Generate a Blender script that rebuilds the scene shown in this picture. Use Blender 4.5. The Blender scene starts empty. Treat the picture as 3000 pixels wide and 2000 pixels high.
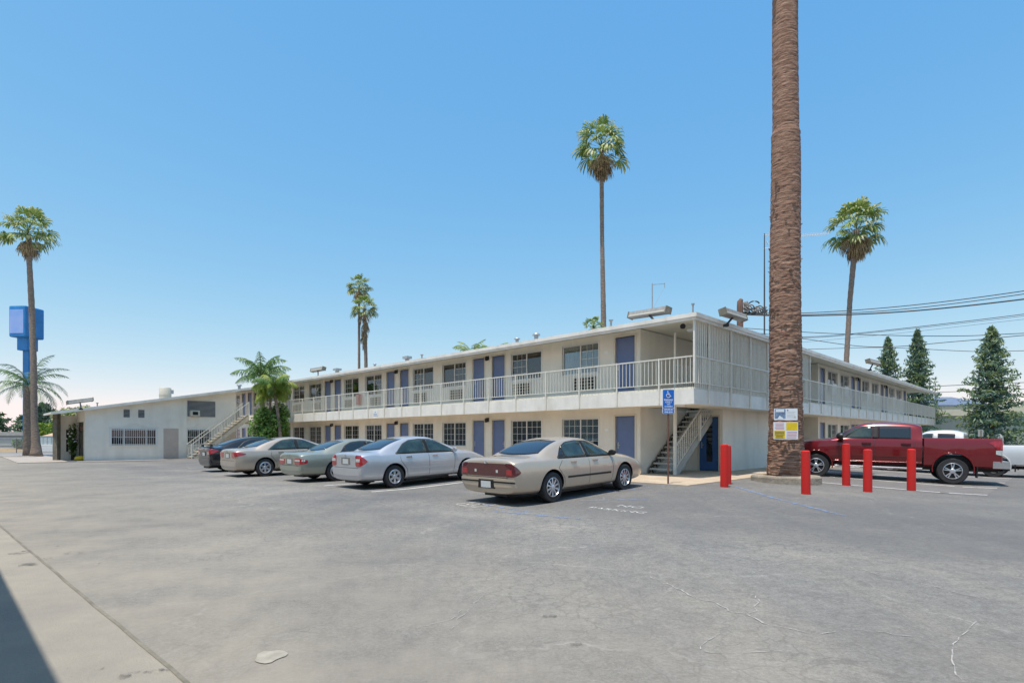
import bpy, bmesh, math, random
from mathutils import Vector, Matrix, noise
from mathutils.bvhtree import BVHTree
R2 = math.sqrt(2.0)
F, V0, H = 1640.0, 1281.0, 1.45          # focal length in photo pixels, horizon row, eye height
random.seed(7)
scn = bpy.context.scene
COL = scn.collection
PI = math.pi

def zg(x, y):
    """height of the paved ground: it rises towards the walkway round the motel"""
    a, b = (-x + y) / R2, (x + y) / R2
    d = max(7.2 - a, 13.8 - b, 0.0)
    return 0.17 * max(0.0, min(1.0, 1 - d / 4.8))

def AB(a, b, z=0.0):
    return Vector(((b - a) / R2, (a + b) / R2, z))

def at(u, v, Y):
    return Vector(((u - 1500) / F * Y, Y, H + (V0 - v) / F * Y))

def G(u, v):
    z = 0.0
    for i in range(25):
        Y = F * (H - z) / (v - V0)
        x = (u - 1500) / F * Y
        z = 0.5 * z + 0.5 * zg(x, Y)
    return Vector((x, Y, z))

# ---------------------------------------------------------------- materials
def mat(name, col, rough=0.7, metal=0.0, var=0.0, vscale=3.0, bump=0.0, bscale=40.0, coat=0.0,
        col2=None, spec=0.5, stretch=(1, 1, 1), detail=6.0, emis=None, dirt=0.0):
    m = bpy.data.materials.new(name); m.use_nodes = True
    nt = m.node_tree; p = nt.nodes['Principled BSDF']; L = nt.links
    p.inputs['Base Color'].default_value = (*col, 1)
    p.inputs['Roughness'].default_value = rough
    p.inputs['Metallic'].default_value = metal
    p.inputs['Specular IOR Level'].default_value = spec
    if coat:
        p.inputs['Coat Weight'].default_value = coat; p.inputs['Coat Roughness'].default_value = 0.04
    tc = mp = None
    if var or bump or col2 or dirt:
        tc = nt.nodes.new('ShaderNodeTexCoord'); mp = nt.nodes.new('ShaderNodeMapping')
        mp.inputs['Scale'].default_value = stretch
        L.new(tc.outputs['Object'], mp.inputs['Vector'])
    if var or col2:
        n = nt.nodes.new('ShaderNodeTexNoise'); n.inputs['Scale'].default_value = vscale
        n.inputs['Detail'].default_value = detail; n.inputs['Roughness'].default_value = 0.65
        L.new(mp.outputs['Vector'], n.inputs['Vector'])
        cr = nt.nodes.new('ShaderNodeValToRGB')
        c2 = col2 if col2 else tuple(c * (1 - var) for c in col)
        c1 = col if col2 else tuple(min(1, c * (1 + var)) for c in col)
        cr.color_ramp.elements[0].position = 0.35; cr.color_ramp.elements[0].color = (*c2, 1)
        cr.color_ramp.elements[1].position = 0.65; cr.color_ramp.elements[1].color = (*c1, 1)
        L.new(n.outputs['Fac'], cr.inputs['Fac'])
        out = cr.outputs['Color']
        if dirt:
            n2 = nt.nodes.new('ShaderNodeTexNoise'); n2.inputs['Scale'].default_value = 0.8
            n2.inputs['Detail'].default_value = 8.0
            mp2 = nt.nodes.new('ShaderNodeMapping'); mp2.inputs['Scale'].default_value = (2.2, 2.2, 0.35)
            L.new(tc.outputs['Object'], mp2.inputs['Vector']); L.new(mp2.outputs['Vector'], n2.inputs['Vector'])
            r2 = nt.nodes.new('ShaderNodeMapRange'); r2.inputs['From Min'].default_value = 0.48
            r2.inputs['From Max'].default_value = 0.75; r2.inputs['To Max'].default_value = dirt
            L.new(n2.outputs['Fac'], r2.inputs['Value'])
            mx = nt.nodes.new('ShaderNodeMix'); mx.data_type = 'RGBA'
            L.new(r2.outputs['Result'], mx.inputs[0]); L.new(out, mx.inputs[6])
            mx.inputs[7].default_value = (col[0] * 0.5, col[1] * 0.46, col[2] * 0.4, 1)
            out = mx.outputs[2]
        L.new(out, p.inputs['Base Color'])
    if bump:
        n = nt.nodes.new('ShaderNodeTexNoise'); n.inputs['Scale'].default_value = bscale
        n.inputs['Detail'].default_value = 5.0
        b = nt.nodes.new('ShaderNodeBump'); b.inputs['Strength'].default_value = bump
        b.inputs['Distance'].default_value = 0.02
        L.new(mp.outputs['Vector'], n.inputs['Vector']); L.new(n.outputs['Fac'], b.inputs['Height'])
        L.new(b.outputs['Normal'], p.inputs['Normal'])
    return m

def leafmat(name, c1, c2, rough=0.55):
    m = bpy.data.materials.new(name); m.use_nodes = True
    nt = m.node_tree; L = nt.links; p = nt.nodes['Principled BSDF']
    p.inputs['Roughness'].default_value = rough
    n = nt.nodes.new('ShaderNodeTexNoise'); n.inputs['Scale'].default_value = 1.6; n.inputs['Detail'].default_value = 5
    tc = nt.nodes.new('ShaderNodeTexCoord'); L.new(tc.outputs['Object'], n.inputs['Vector'])
    cr = nt.nodes.new('ShaderNodeValToRGB')
    cr.color_ramp.elements[0].position = 0.35; cr.color_ramp.elements[0].color = (*c1, 1)
    cr.color_ramp.elements[1].position = 0.65; cr.color_ramp.elements[1].color = (*c2, 1)
    L.new(n.outputs['Fac'], cr.inputs['Fac']); L.new(cr.outputs['Color'], p.inputs['Base Color'])
    t = nt.nodes.new('ShaderNodeBsdfTranslucent'); L.new(cr.outputs['Color'], t.inputs['Color'])
    mx = nt.nodes.new('ShaderNodeMixShader'); mx.inputs[0].default_value = 0.3
    L.new(p.outputs[0], mx.inputs[1]); L.new(t.outputs[0], mx.inputs[2])
    L.new(mx.outputs[0], nt.nodes['Material Output'].inputs['Surface'])
    return m

def glassmat(name, tint, refl=0.22):
    m = bpy.data.materials.new(name); m.use_nodes = True
    nt = m.node_tree; L = nt.links; nt.nodes.remove(nt.nodes['Principled BSDF'])
    tr = nt.nodes.new('ShaderNodeBsdfTransparent'); tr.inputs['Color'].default_value = (*tint, 1)
    gl = nt.nodes.new('ShaderNodeBsdfGlossy'); gl.inputs['Roughness'].default_value = 0.03
    gl.inputs['Color'].default_value = (0.85, 0.9, 0.95, 1)
    fr = nt.nodes.new('ShaderNodeFresnel'); fr.inputs['IOR'].default_value = 1.5
    ad = nt.nodes.new('ShaderNodeMath'); ad.operation = 'ADD'; ad.inputs[1].default_value = refl; ad.use_clamp = True
    L.new(fr.outputs[0], ad.inputs[0])
    mx = nt.nodes.new('ShaderNodeMixShader')
    L.new(ad.outputs[0], mx.inputs[0]); L.new(tr.outputs[0], mx.inputs[1]); L.new(gl.outputs[0], mx.inputs[2])
    L.new(mx.outputs[0], nt.nodes['Material Output'].inputs['Surface'])
    return m

M = {}
M['stucco'] = mat('stucco', (0.79, 0.745, 0.66), 0.9, var=0.05, vscale=1.2, bump=0.25, bscale=60, dirt=0.22)
M['stucco_white'] = mat('stucco_white', (0.84, 0.79, 0.70), 0.9, var=0.05, vscale=1.0, bump=0.3, bscale=50, dirt=0.2)
M['fascia'] = mat('fascia_paint', (0.80, 0.765, 0.70), 0.75, var=0.06, vscale=2.5, bump=0.2, bscale=25, dirt=0.35)
M['soffit'] = mat('soffit_paint', (0.82, 0.76, 0.63), 0.85, var=0.04, vscale=1.5, bump=0.1, bscale=30)
M['trim'] = mat('trim_paint', (0.66, 0.60, 0.49), 0.6, var=0.04)
M['whiteframe'] = mat('white_frame', (0.74, 0.73, 0.70), 0.5, var=0.03)
M['rail'] = mat('rail_paint', (0.74, 0.71, 0.63), 0.55, var=0.06, vscale=8)
M['blue'] = mat('door_blue', (0.125, 0.175, 0.33), 0.5, var=0.08, vscale=2.0, bump=0.05, bscale=10)
M['darkblue'] = mat('door_dark_blue', (0.035, 0.11, 0.30), 0.5, var=0.08)
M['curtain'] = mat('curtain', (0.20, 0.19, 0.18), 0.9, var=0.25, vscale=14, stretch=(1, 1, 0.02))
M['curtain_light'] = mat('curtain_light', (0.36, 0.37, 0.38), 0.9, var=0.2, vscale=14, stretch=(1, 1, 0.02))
M['dark'] = mat('dark_interior', (0.02, 0.02, 0.02), 0.9)
M['black'] = mat('black_plastic', (0.012, 0.012, 0.013), 0.45)
M['glass'] = glassmat('window_glass', (0.75, 0.8, 0.8), 0.07)
M['roofing'] = mat('roofing', (0.36, 0.35, 0.33), 0.9, var=0.12, vscale=3)
M['acgrill'] = mat('ac_cream', (0.60, 0.56, 0.46), 0.6, var=0.05)
M['acwhite'] = mat('ac_white', (0.80, 0.80, 0.78), 0.5, var=0.04)
M['conc'] = mat('concrete', (0.45, 0.40, 0.33), 0.9, var=0.14, vscale=1.5, bump=0.4, bscale=30, detail=10)
M['walk'] = mat('walkway_concrete', (0.46, 0.37, 0.27), 0.9, var=0.12, vscale=2.0, bump=0.3, bscale=30, detail=10)
M['red'] = mat('red_paint', (0.62, 0.018, 0.016), 0.6, col2=(0.50, 0.030, 0.024), vscale=9, spec=0.25, bump=0.15, bscale=20, detail=9)
M['rust'] = mat('rusty_steel', (0.16, 0.075, 0.055), 0.8, var=0.3, vscale=15)
M['steel'] = mat('galvanised', (0.42, 0.44, 0.45), 0.45, metal=0.5, var=0.15, vscale=9)
M['lampbody'] = mat('lamp_housing', (0.34, 0.33, 0.31), 0.6, var=0.15, vscale=6)
M['tyre'] = mat('rubber', (0.028, 0.028, 0.03), 0.8, var=0.2, vscale=12)
M['alloy'] = mat('alloy', (0.62, 0.64, 0.68), 0.28, metal=0.75, var=0.06, vscale=8)
M['chrome'] = mat('chrome', (0.75, 0.76, 0.78), 0.12, metal=1.0)
M['carglass'] = mat('car_glass', (0.012, 0.018, 0.022), 0.05, spec=1.0)
M['carglass_rear'] = mat('car_glass_rear', (0.016, 0.024, 0.04), 0.06, spec=1.0)
M['carglass_green'] = mat('car_glass_green', (0.035, 0.06, 0.052), 0.05, spec=1.0, col2=(0.01, 0.02, 0.02), vscale=2.2, detail=2)
M['lampred'] = mat('lamp_red', (0.34, 0.010, 0.016), 0.15, coat=1.0, var=0.3, vscale=18)
M['lampdark'] = mat('lamp_dark_red', (0.085, 0.010, 0.014), 0.15, coat=1.0)
M['lampclear'] = mat('lamp_clear', (0.55, 0.58, 0.56), 0.15, coat=1.0, var=0.2, vscale=25)
M['plate'] = mat('plate_white', (0.58, 0.60, 0.60), 0.5)
M['seat'] = mat('seat_cloth', (0.23, 0.22, 0.20), 0.9)
M['wood'] = mat('weathered_wood', (0.17, 0.10, 0.075), 0.9, var=0.3, vscale=6, stretch=(3, 3, 0.3))
M['cable'] = mat('cable_black', (0.05, 0.055, 0.06), 0.6)
M['cablecoil'] = mat('cable_coil', (0.16, 0.15, 0.14), 0.7, var=0.5, vscale=7)
M['signblue'] = mat('sign_blue', (0.006, 0.135, 0.54), 0.45, var=0.05)
M['signwhite'] = mat('sign_white', (0.78, 0.80, 0.82), 0.5)
M['signyellow'] = mat('sign_yellow', (0.80, 0.56, 0.01), 0.5, var=0.10, vscale=5)
M['signpink'] = mat('sign_red_print', (0.62, 0.28, 0.30), 0.6)
M['signgreyblue'] = mat('sign_print_grey_blue', (0.17, 0.24, 0.36), 0.6, var=0.4, vscale=9)
M['signdark'] = mat('sign_dark_print', (0.10, 0.08, 0.05), 0.6)
M['pylonblue'] = mat('pylon_blue', (0.02, 0.20, 0.50), 0.5, var=0.12, vscale=1.2)
M['pylonface'] = mat('pylon_face', (0.20, 0.36, 0.74), 0.3, col2=(0.34, 0.42, 0.72), vscale=0.5, detail=2)
M['trunk_grey'] = mat('palm_trunk_grey', (0.23, 0.18, 0.145), 0.95, var=0.35, vscale=5, stretch=(1, 1, 4.5), bump=0.8, bscale=14)
M['trunk_tan'] = mat('palm_trunk_tan', (0.27, 0.20, 0.15), 0.95, var=0.35, vscale=4, stretch=(1, 1, 4), bump=0.8, bscale=12)
M['bark'] = mat('bark', (0.13, 0.085, 0.06), 0.95, var=0.3, vscale=8, stretch=(1, 1, 0.3))
M['fan'] = leafmat('fan_leaf', (0.13, 0.23, 0.035), (0.30, 0.38, 0.11))
M['fanlight'] = leafmat('fan_leaf_light', (0.34, 0.37, 0.15), (0.55, 0.53, 0.29))
M['deadfan'] = mat('dead_fan', (0.30, 0.22, 0.12), 0.95, var=0.4, vscale=3)
M['queen'] = leafmat('queen_leaf', (0.08, 0.17, 0.04), (0.18, 0.29, 0.09))
M['queenyellow'] = leafmat('queen_leaf_yellow', (0.16, 0.24, 0.03), (0.34, 0.40, 0.07))
M['leaf'] = leafmat('bush_leaf', (0.10, 0.21, 0.035), (0.26, 0.42, 0.10))
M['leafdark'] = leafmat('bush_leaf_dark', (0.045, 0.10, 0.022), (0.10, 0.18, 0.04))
M['needle'] = leafmat('needles', (0.13, 0.22, 0.14), (0.28, 0.37, 0.22))
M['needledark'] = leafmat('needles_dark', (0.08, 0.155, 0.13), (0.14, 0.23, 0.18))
M['needlelight'] = leafmat('needles_light', (0.14, 0.20, 0.07), (0.23, 0.30, 0.11))
M['hazeleaf'] = leafmat('far_leaf', (0.09, 0.14, 0.09), (0.15, 0.20, 0.13))
M['grass'] = mat('grass', (0.10, 0.20, 0.03), 0.95, var=0.3, vscale=2, bump=0.6)
M['dryground'] = mat('dry_ground', (0.36, 0.25, 0.13), 0.95, var=0.25, vscale=0.7, bump=0.6)
M['siding'] = mat('grey_siding', (0.42, 0.42, 0.38), 0.8, var=0.05)
M['cream'] = mat('cream_wall', (0.62, 0.56, 0.45), 0.85, var=0.05)
M['blueroof'] = mat('blue_metal_roof', (0.17, 0.215, 0.31), 0.6, metal=0.0, var=0.10, vscale=1.0)
M['tanroof'] = mat('tan_roof', (0.52, 0.36, 0.25), 0.85, var=0.06)
M['stair'] = mat('stair_paint', (0.46, 0.45, 0.41), 0.8, var=0.1, vscale=4)
M['stairtan'] = mat('stair_tan', (0.60, 0.54, 0.43), 0.8, var=0.12, vscale=4)
M['yellow'] = mat('yellow_vinyl', (0.75, 0.55, 0.02), 0.5)
M['petal'] = mat('white_petal', (0.75, 0.72, 0.72), 0.7)
M['doorgrey'] = mat('grey_door', (0.52, 0.43, 0.37), 0.6, var=0.06, vscale=3)
M['louvre'] = mat('louvre_grey', (0.30, 0.31, 0.32), 0.6, var=0.06)
M['extred'] = mat('cabinet_red', (0.42, 0.06, 0.05), 0.5)

def paint(name, col, metal=0.45, rough=0.34):
    m = mat(name, col, rough, metal=metal, coat=0.9, spec=0.5, var=0.03, vscale=2)
    return m

# ---------------------------------------------------------------- mesh helpers
class MB:
    def __init__(s): s.v = []; s.f = []; s.m = []
    def add(s, vs, fs, mi=0):
        o = len(s.v); s.v.extend([tuple(p) for p in vs])
        for f in fs: s.f.append(tuple(i + o for i in f)); s.m.append(mi)
    def box(s, x0, x1, y0, y1, z0, z1, mi=0):
        s.add([(x0, y0, z0), (x1, y0, z0), (x1, y1, z0), (x0, y1, z0), (x0, y0, z1), (x1, y0, z1), (x1, y1, z1), (x0, y1, z1)],
              [(0, 3, 2, 1), (4, 5, 6, 7), (0, 1, 5, 4), (1, 2, 6, 5), (2, 3, 7, 6), (3, 0, 4, 7)], mi)
    def obox(s, c, ux, uy, uz, sx, sy, sz, mi=0):
        c = Vector(c); P = []
        for dz in (-1, 1):
            for dx, dy in ((-1, -1), (1, -1), (1, 1), (-1, 1)):
                P.append(c + ux * dx * sx + uy * dy * sy + uz * dz * sz)
        s.add(P, [(0, 3, 2, 1), (4, 5, 6, 7), (0, 1, 5, 4), (1, 2, 6, 5), (2, 3, 7, 6), (3, 0, 4, 7)], mi)
    def tube(s, pts, r, n=8, mi=0, caps=True):
        pts = [Vector(p) for p in pts]; rs = r if isinstance(r, (list, tuple)) else [r] * len(pts)
        o = len(s.v); k = len(pts)
        up = Vector((0, 0, 1))
        d0 = (pts[1] - pts[0]).normalized()
        if abs(d0.z) > 0.9: up = Vector((1, 0, 0))
        for i, p in enumerate(pts):
            d = (pts[min(i + 1, k - 1)] - pts[max(i - 1, 0)]).normalized()
            x = d.cross(up)
            if x.length < 1e-4: x = Vector((1, 0, 0))
            x.normalize(); y = d.cross(x).normalized()
            for j in range(n):
                t = 2 * PI * (j + 0.5) / n
                s.v.append(tuple(p + x * math.cos(t) * rs[i] + y * math.sin(t) * rs[i]))
        for i in range(k - 1):
            for j in range(n):
                a, b = o + i * n + j, o + i * n + (j + 1) % n
                s.f.append((a, b, b + n, a + n)); s.m.append(mi)
        if caps:
            s.f.append(tuple(o + j for j in reversed(range(n)))); s.m.append(mi)
            s.f.append(tuple(o + (k - 1) * n + j for j in range(n))); s.m.append(mi)
    def lathe(s, prof, n=32, axis='z', c=(0, 0, 0), mi=0, mis=None, caps=True):
        """prof: list of (radius, height)"""
        o = len(s.v); c = Vector(c)
        for r, h in prof:
            for j in range(n):
                t = 2 * PI * j / n
                if axis == 'z': p = Vector((r * math.cos(t), r * math.sin(t), h))
                else: p = Vector((r * math.cos(t), h, r * math.sin(t)))
                s.v.append(tuple(c + p))
        for i in range(len(prof) - 1):
            for j in range(n):
                a, b = o + i * n + j, o + i * n + (j + 1) % n
                s.f.append((a, b, b + n, a + n)); s.m.append(mis[i] if mis else mi)
        if not caps: return
        if prof[0][0] > 1e-6: s.f.append(tuple(o + j for j in reversed(range(n)))); s.m.append(mis[0] if mis else mi)
        if prof[-1][0] > 1e-6: s.f.append(tuple(o + (len(prof) - 1) * n + j for j in range(n))); s.m.append(mis[-1] if mis else mi)
    def prism(s, poly, z0, z1, mi=0):
        n = len(poly)
        s.add([(p[0], p[1], z0) for p in poly] + [(p[0], p[1], z1) for p in poly],
              [tuple(reversed(range(n))), tuple(range(n, 2 * n))] + [(i, (i + 1) % n, n + (i + 1) % n, n + i) for i in range(n)], mi)
    def build(s, name, mats, parent=None, smooth=False, fix=True):
        me = bpy.data.meshes.new(name)
        me.from_pydata(s.v, [], s.f)
        for m in (mats if isinstance(mats, (list, tuple)) else [mats]): me.materials.append(m)
        me.polygons.foreach_set('material_index', s.m)
        if fix:
            bm = bmesh.new(); bm.from_mesh(me); bmesh.ops.recalc_face_normals(bm, faces=bm.faces); bm.to_mesh(me); bm.free()
        if smooth:
            me.polygons.foreach_set('use_smooth', [True] * len(me.polygons))
            if smooth != 'all': me.set_sharp_from_angle(angle=math.radians(38))
        me.update()
        o = bpy.data.objects.new(name, me); COL.objects.link(o)
        if parent: o.parent = parent
        return o

def tag(o, label=None, cat=None, group=None, kind=None):
    if label: o['label'] = label
    if cat: o['category'] = cat
    if group: o['group'] = group
    if kind: o['kind'] = kind
    return o

def empty(name, loc=(0, 0, 0), rot=(0, 0, 0), label=None, cat=None, group=None):
    o = bpy.data.objects.new(name, None); COL.objects.link(o); o.empty_display_size = 0.3
    o.location = loc; o.rotation_euler = rot
    return tag(o, label, cat, group)

def copy_tree(o, parent=None):
    c = o.copy(); COL.objects.link(c)
    if parent: c.parent = parent
    for ch in list(o.children): copy_tree(ch, c)
    return c

def text_mesh(body, size, depth=0.002, bold=0.0):
    cu = bpy.data.curves.new('t', 'FONT'); cu.body = body; cu.size = size; cu.align_x = 'CENTER'; cu.align_y = 'CENTER'
    cu.extrude = depth; cu.offset = bold; cu.resolution_u = 2
    o = bpy.data.objects.new('t', cu); COL.objects.link(o)
    bpy.context.view_layer.update()
    me = bpy.data.meshes.new_from_object(o.evaluated_get(bpy.context.evaluated_depsgraph_get()))
    vs = [v.co.copy() for v in me.vertices]; fs = [tuple(p.vertices) for p in me.polygons]
    bpy.data.objects.remove(o); bpy.data.curves.remove(cu); bpy.data.meshes.remove(me)
    return vs, fs
# ================================================================ camera, light, sky
cam = bpy.data.cameras.new('camera'); co = bpy.data.objects.new('camera', cam); COL.objects.link(co)
co.location = (0, 0, H); co.rotation_euler = (PI / 2, 0, 0)
cam.sensor_width = 36.0; cam.lens = 36.0 * F / 3000.0; cam.shift_y = (V0 - 1000.0) / 3000.0
cam.clip_end = 3000; cam.clip_start = 0.05
scn.camera = co
EL = math.radians(75.0); AZ = math.atan2(-0.573, -0.819)       # azimuth from +Y towards +X, direction TO the sun
sun_dir = Vector((math.sin(AZ) * math.cos(EL), math.cos(AZ) * math.cos(EL), math.sin(EL)))
sl = bpy.data.lights.new('sun', 'SUN'); sl.energy = 3.3; sl.angle = math.radians(0.55); sl.color = (1.0, 0.935, 0.84)
so = bpy.data.objects.new('sun', sl); COL.objects.link(so)
so.rotation_euler = sun_dir.to_track_quat('Z', 'Y').to_euler()
w = bpy.data.worlds.new('World'); scn.world = w; w.use_nodes = True
nt = w.node_tree; bg = nt.nodes['Background']
sky = nt.nodes.new('ShaderNodeTexSky'); sky.sky_type = 'NISHITA'; sky.sun_disc = False
sky.sun_elevation = EL; sky.sun_rotation = AZ; sky.air_density = 0.8; sky.dust_density = 0.6; sky.ozone_density = 4.0; sky.altitude = 100
# grade of the sky colours: bluer overhead, paler at the horizon, as the hazy valley air shows
sp = nt.nodes.new('ShaderNodeSeparateColor'); cb = nt.nodes.new('ShaderNodeCombineColor'); nt.links.new(sky.outputs[0], sp.inputs[0])
for i, (g_, k_) in enumerate(((1.20, .87), (.60, 1.55), (.168, 3.06))):
    pw = nt.nodes.new('ShaderNodeMath'); pw.operation = 'POWER'; pw.inputs[1].default_value = g_
    mu = nt.nodes.new('ShaderNodeMath'); mu.operation = 'MULTIPLY'; mu.inputs[1].default_value = k_
    nt.links.new(sp.outputs[i], pw.inputs[0]); nt.links.new(pw.outputs[0], mu.inputs[0]); nt.links.new(mu.outputs[0], cb.inputs[i])
nt.links.new(cb.outputs[0], bg.inputs[0]); bg.inputs[1].default_value = 0.15
scn.view_settings.view_transform = 'Standard'; scn.view_settings.look = 'None'
scn.view_settings.exposure = 0.56; scn.view_settings.gamma = 1.0
scn.cycles.max_bounces = 8; scn.cycles.transparent_max_bounces = 12
scn.cycles.use_denoising = True

# ================================================================ ground
def ground_mat():
    m = bpy.data.materials.new('asphalt'); m.use_nodes = True
    nt = m.node_tree; L = nt.links; N = nt.nodes; p = N['Principled BSDF']
    p.inputs['Roughness'].default_value = 0.92; p.inputs['Specular IOR Level'].default_value = 0.25
    geo = N.new('ShaderNodeNewGeometry')
    def noise_(scale, detail=6, vec=None, rough=0.6):
        n = N.new('ShaderNodeTexNoise'); n.inputs['Scale'].default_value = scale
        n.inputs['Detail'].default_value = detail; n.inputs['Roughness'].default_value = rough
        L.new(vec or geo.outputs['Position'], n.inputs['Vector']); return n
    def ramp(src, a, b, ca, cb):
        r = N.new('ShaderNodeValToRGB'); r.color_ramp.elements[0].position = a; r.color_ramp.elements[1].position = b
        r.color_ramp.elements[0].color = (*ca, 1); r.color_ramp.elements[1].color = (*cb, 1)
        L.new(src, r.inputs['Fac']); return r
    def rng(src, a, b, c, d):
        r = N.new('ShaderNodeMapRange'); r.inputs[1].default_value = a; r.inputs[2].default_value = b
        r.inputs[3].default_value = c; r.inputs[4].default_value = d; L.new(src, r.inputs[0]); return r
    def mixc(f, a, b, mode='MIX'):
        x = N.new('ShaderNodeMix'); x.data_type = 'RGBA'; x.blend_type = mode
        if isinstance(f, float): x.inputs[0].default_value = f
        else: L.new(f, x.inputs[0])
        for i, s in ((6, a), (7, b)):
            if isinstance(s, tuple): x.inputs[i].default_value = (*s, 1)
            else: L.new(s, x.inputs[i])
        return x.outputs[2]
    def mul(a, b):
        x = N.new('ShaderNodeMath'); x.operation = 'MULTIPLY'; L.new(a, x.inputs[0]); L.new(b, x.inputs[1]); return x.outputs[0]
    big = noise_(0.16, 4); mid = noise_(0.9, 8); fine = noise_(38, 6, rough=0.8); vfine = noise_(140, 3, rough=0.8)
    c0 = ramp(big.outputs['Fac'], 0.38, 0.64, (0.148, 0.148, 0.149), (0.240, 0.233, 0.218)).outputs[0]
    c1 = mixc(0.6, c0, ramp(mid.outputs['Fac'], 0.3, 0.7, (0.40, 0.40, 0.41), (0.62, 0.60, 0.57)).outputs[0], 'OVERLAY')
    # streaks and tyre-worn lanes running along the lot
    mp = N.new('ShaderNodeMapping'); mp.inputs['Rotation'].default_value = (0, 0, math.radians(45)); mp.inputs['Scale'].default_value = (1.6, 0.13, 1)
    L.new(geo.outputs['Position'], mp.inputs['Vector'])
    st = noise_(1.0, 6, mp.outputs['Vector'])
    c2 = mixc(0.42, c1, ramp(st.outputs['Fac'], 0.35, 0.68, (0.40, 0.41, 0.44), (0.60, 0.58, 0.54)).outputs[0], 'OVERLAY')
    # distorted coordinates for cracks
    dn = noise_(0.9, 5)
    sc = N.new('ShaderNodeVectorMath'); sc.operation = 'SCALE'; sc.inputs['Scale'].default_value = 1.1
    L.new(dn.outputs['Color'], sc.inputs[0])
    ad = N.new('ShaderNodeVectorMath'); ad.operation = 'ADD'; L.new(geo.outputs['Position'], ad.inputs[0]); L.new(sc.outputs[0], ad.inputs[1])
    def crack(scale, width):
        v = N.new('ShaderNodeTexVoronoi'); v.feature = 'DISTANCE_TO_EDGE'; v.inputs['Scale'].default_value = scale
        L.new(ad.outputs[0], v.inputs['Vector'])
        return rng(v.outputs['Distance'], 0.0, width, 1.0, 0.0).outputs[0]
    m1 = rng(noise_(0.22, 3).outputs['Fac'], 0.44, 0.58, 0.0, 0.55).outputs[0]
    ck1 = mul(crack(0.42, 0.011), m1)
    m2 = rng(noise_(0.30, 4).outputs['Fac'], 0.42, 0.55, 0.0, 0.62).outputs[0]
    ck2 = mul(crack(3.6, 0.055), m2)
    brk = rng(noise_(5, 4).outputs['Fac'], 0.42, 0.55, 0.0, 1.0).outputs[0]
    ck1 = mul(ck1, brk)
    # fine aggregate
    mm = noise_(9, 9, rough=0.72)
    c2 = mixc(0.6, c2, ramp(mm.outputs['Fac'], 0.32, 0.68, (0.30, 0.30, 0.30), (0.68, 0.68, 0.67)).outputs[0], 'OVERLAY')
    c3 = mixc(0.75, c2, ramp(fine.outputs['Fac'], 0.3, 0.7, (0.22, 0.22, 0.22), (0.78, 0.78, 0.76)).outputs[0], 'OVERLAY')
    c3 = mixc(0.35, c3, ramp(vfine.outputs['Fac'], 0.3, 0.7, (0.2, 0.2, 0.2), (0.8, 0.8, 0.8)).outputs[0], 'OVERLAY')
    c4 = mixc(ck2, c3, (0.10, 0.098, 0.095))
    c5 = mixc(ck1, c4, (0.40, 0.385, 0.355))
    # oil spots
    vs = N.new('ShaderNodeTexVoronoi'); vs.inputs['Scale'].default_value = 0.55; L.new(ad.outputs[0], vs.inputs['Vector'])
    spot = rng(vs.outputs['Distance'], 0.02, 0.10, 0.5, 0.0).outputs[0]
    c6 = mixc(spot, c5, (0.12, 0.115, 0.115))
    # the asphalt near the apron is bleached and dusty
    dt = N.new('ShaderNodeVectorMath'); dt.operation = 'DOT_PRODUCT'; dt.inputs[1].default_value = (.7071, .7071, 0); L.new(geo.outputs['Position'], dt.inputs[0])
    du = mul(rng(dt.outputs['Value'], 0.7, 6.0, 1.0, 0.0).outputs[0], rng(noise_(1.1, 7).outputs['Fac'], 0.30, 0.62, 0.25, 0.85).outputs[0])
    c6 = mixc(du, c6, (0.325, 0.295, 0.245))
    ds = mul(rng(dt.outputs['Value'], 7.4, 9.0, 0.0, 0.6).outputs[0], rng(noise_(0.8, 6).outputs['Fac'], 0.35, 0.65, 0.5, 1.0).outputs[0])
    c6 = mixc(ds, c6, (0.135, 0.132, 0.130))
    L.new(c6, p.inputs['Base Color'])
    b = N.new('ShaderNodeBump'); b.inputs['Strength'].default_value = 0.5; b.inputs['Distance'].default_value = 0.01
    L.new(fine.outputs['Fac'], b.inputs['Height']); L.new(b.outputs['Normal'], p.inputs['Normal'])
    return m
M['asphalt'] = ground_mat()

def sheet(name, As, Bs, dz, material, zf=zg, parent=None):
    mb = MB(); n = len(Bs)
    for a in As:
        for b in Bs:
            p = AB(a, b); mb.v.append((p.x, p.y, zf(p.x, p.y) + dz))
    for i in range(len(As) - 1):
        for j in range(n - 1):
            mb.f.append((i * n + j, i * n + j + 1, (i + 1) * n + j + 1, (i + 1) * n + j)); mb.m.append(0)
    return mb.build(name, material, parent)
lines = [-1600, -400, -120, -40, -15, -6] + [-4 + 0.4 * i for i in range(0, 51)] + [20, 30, 45, 60, 90, 160, 400, 1600]
g = sheet('ground', lines, lines, 0.0, M['asphalt']); tag(g, kind='structure')

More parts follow.
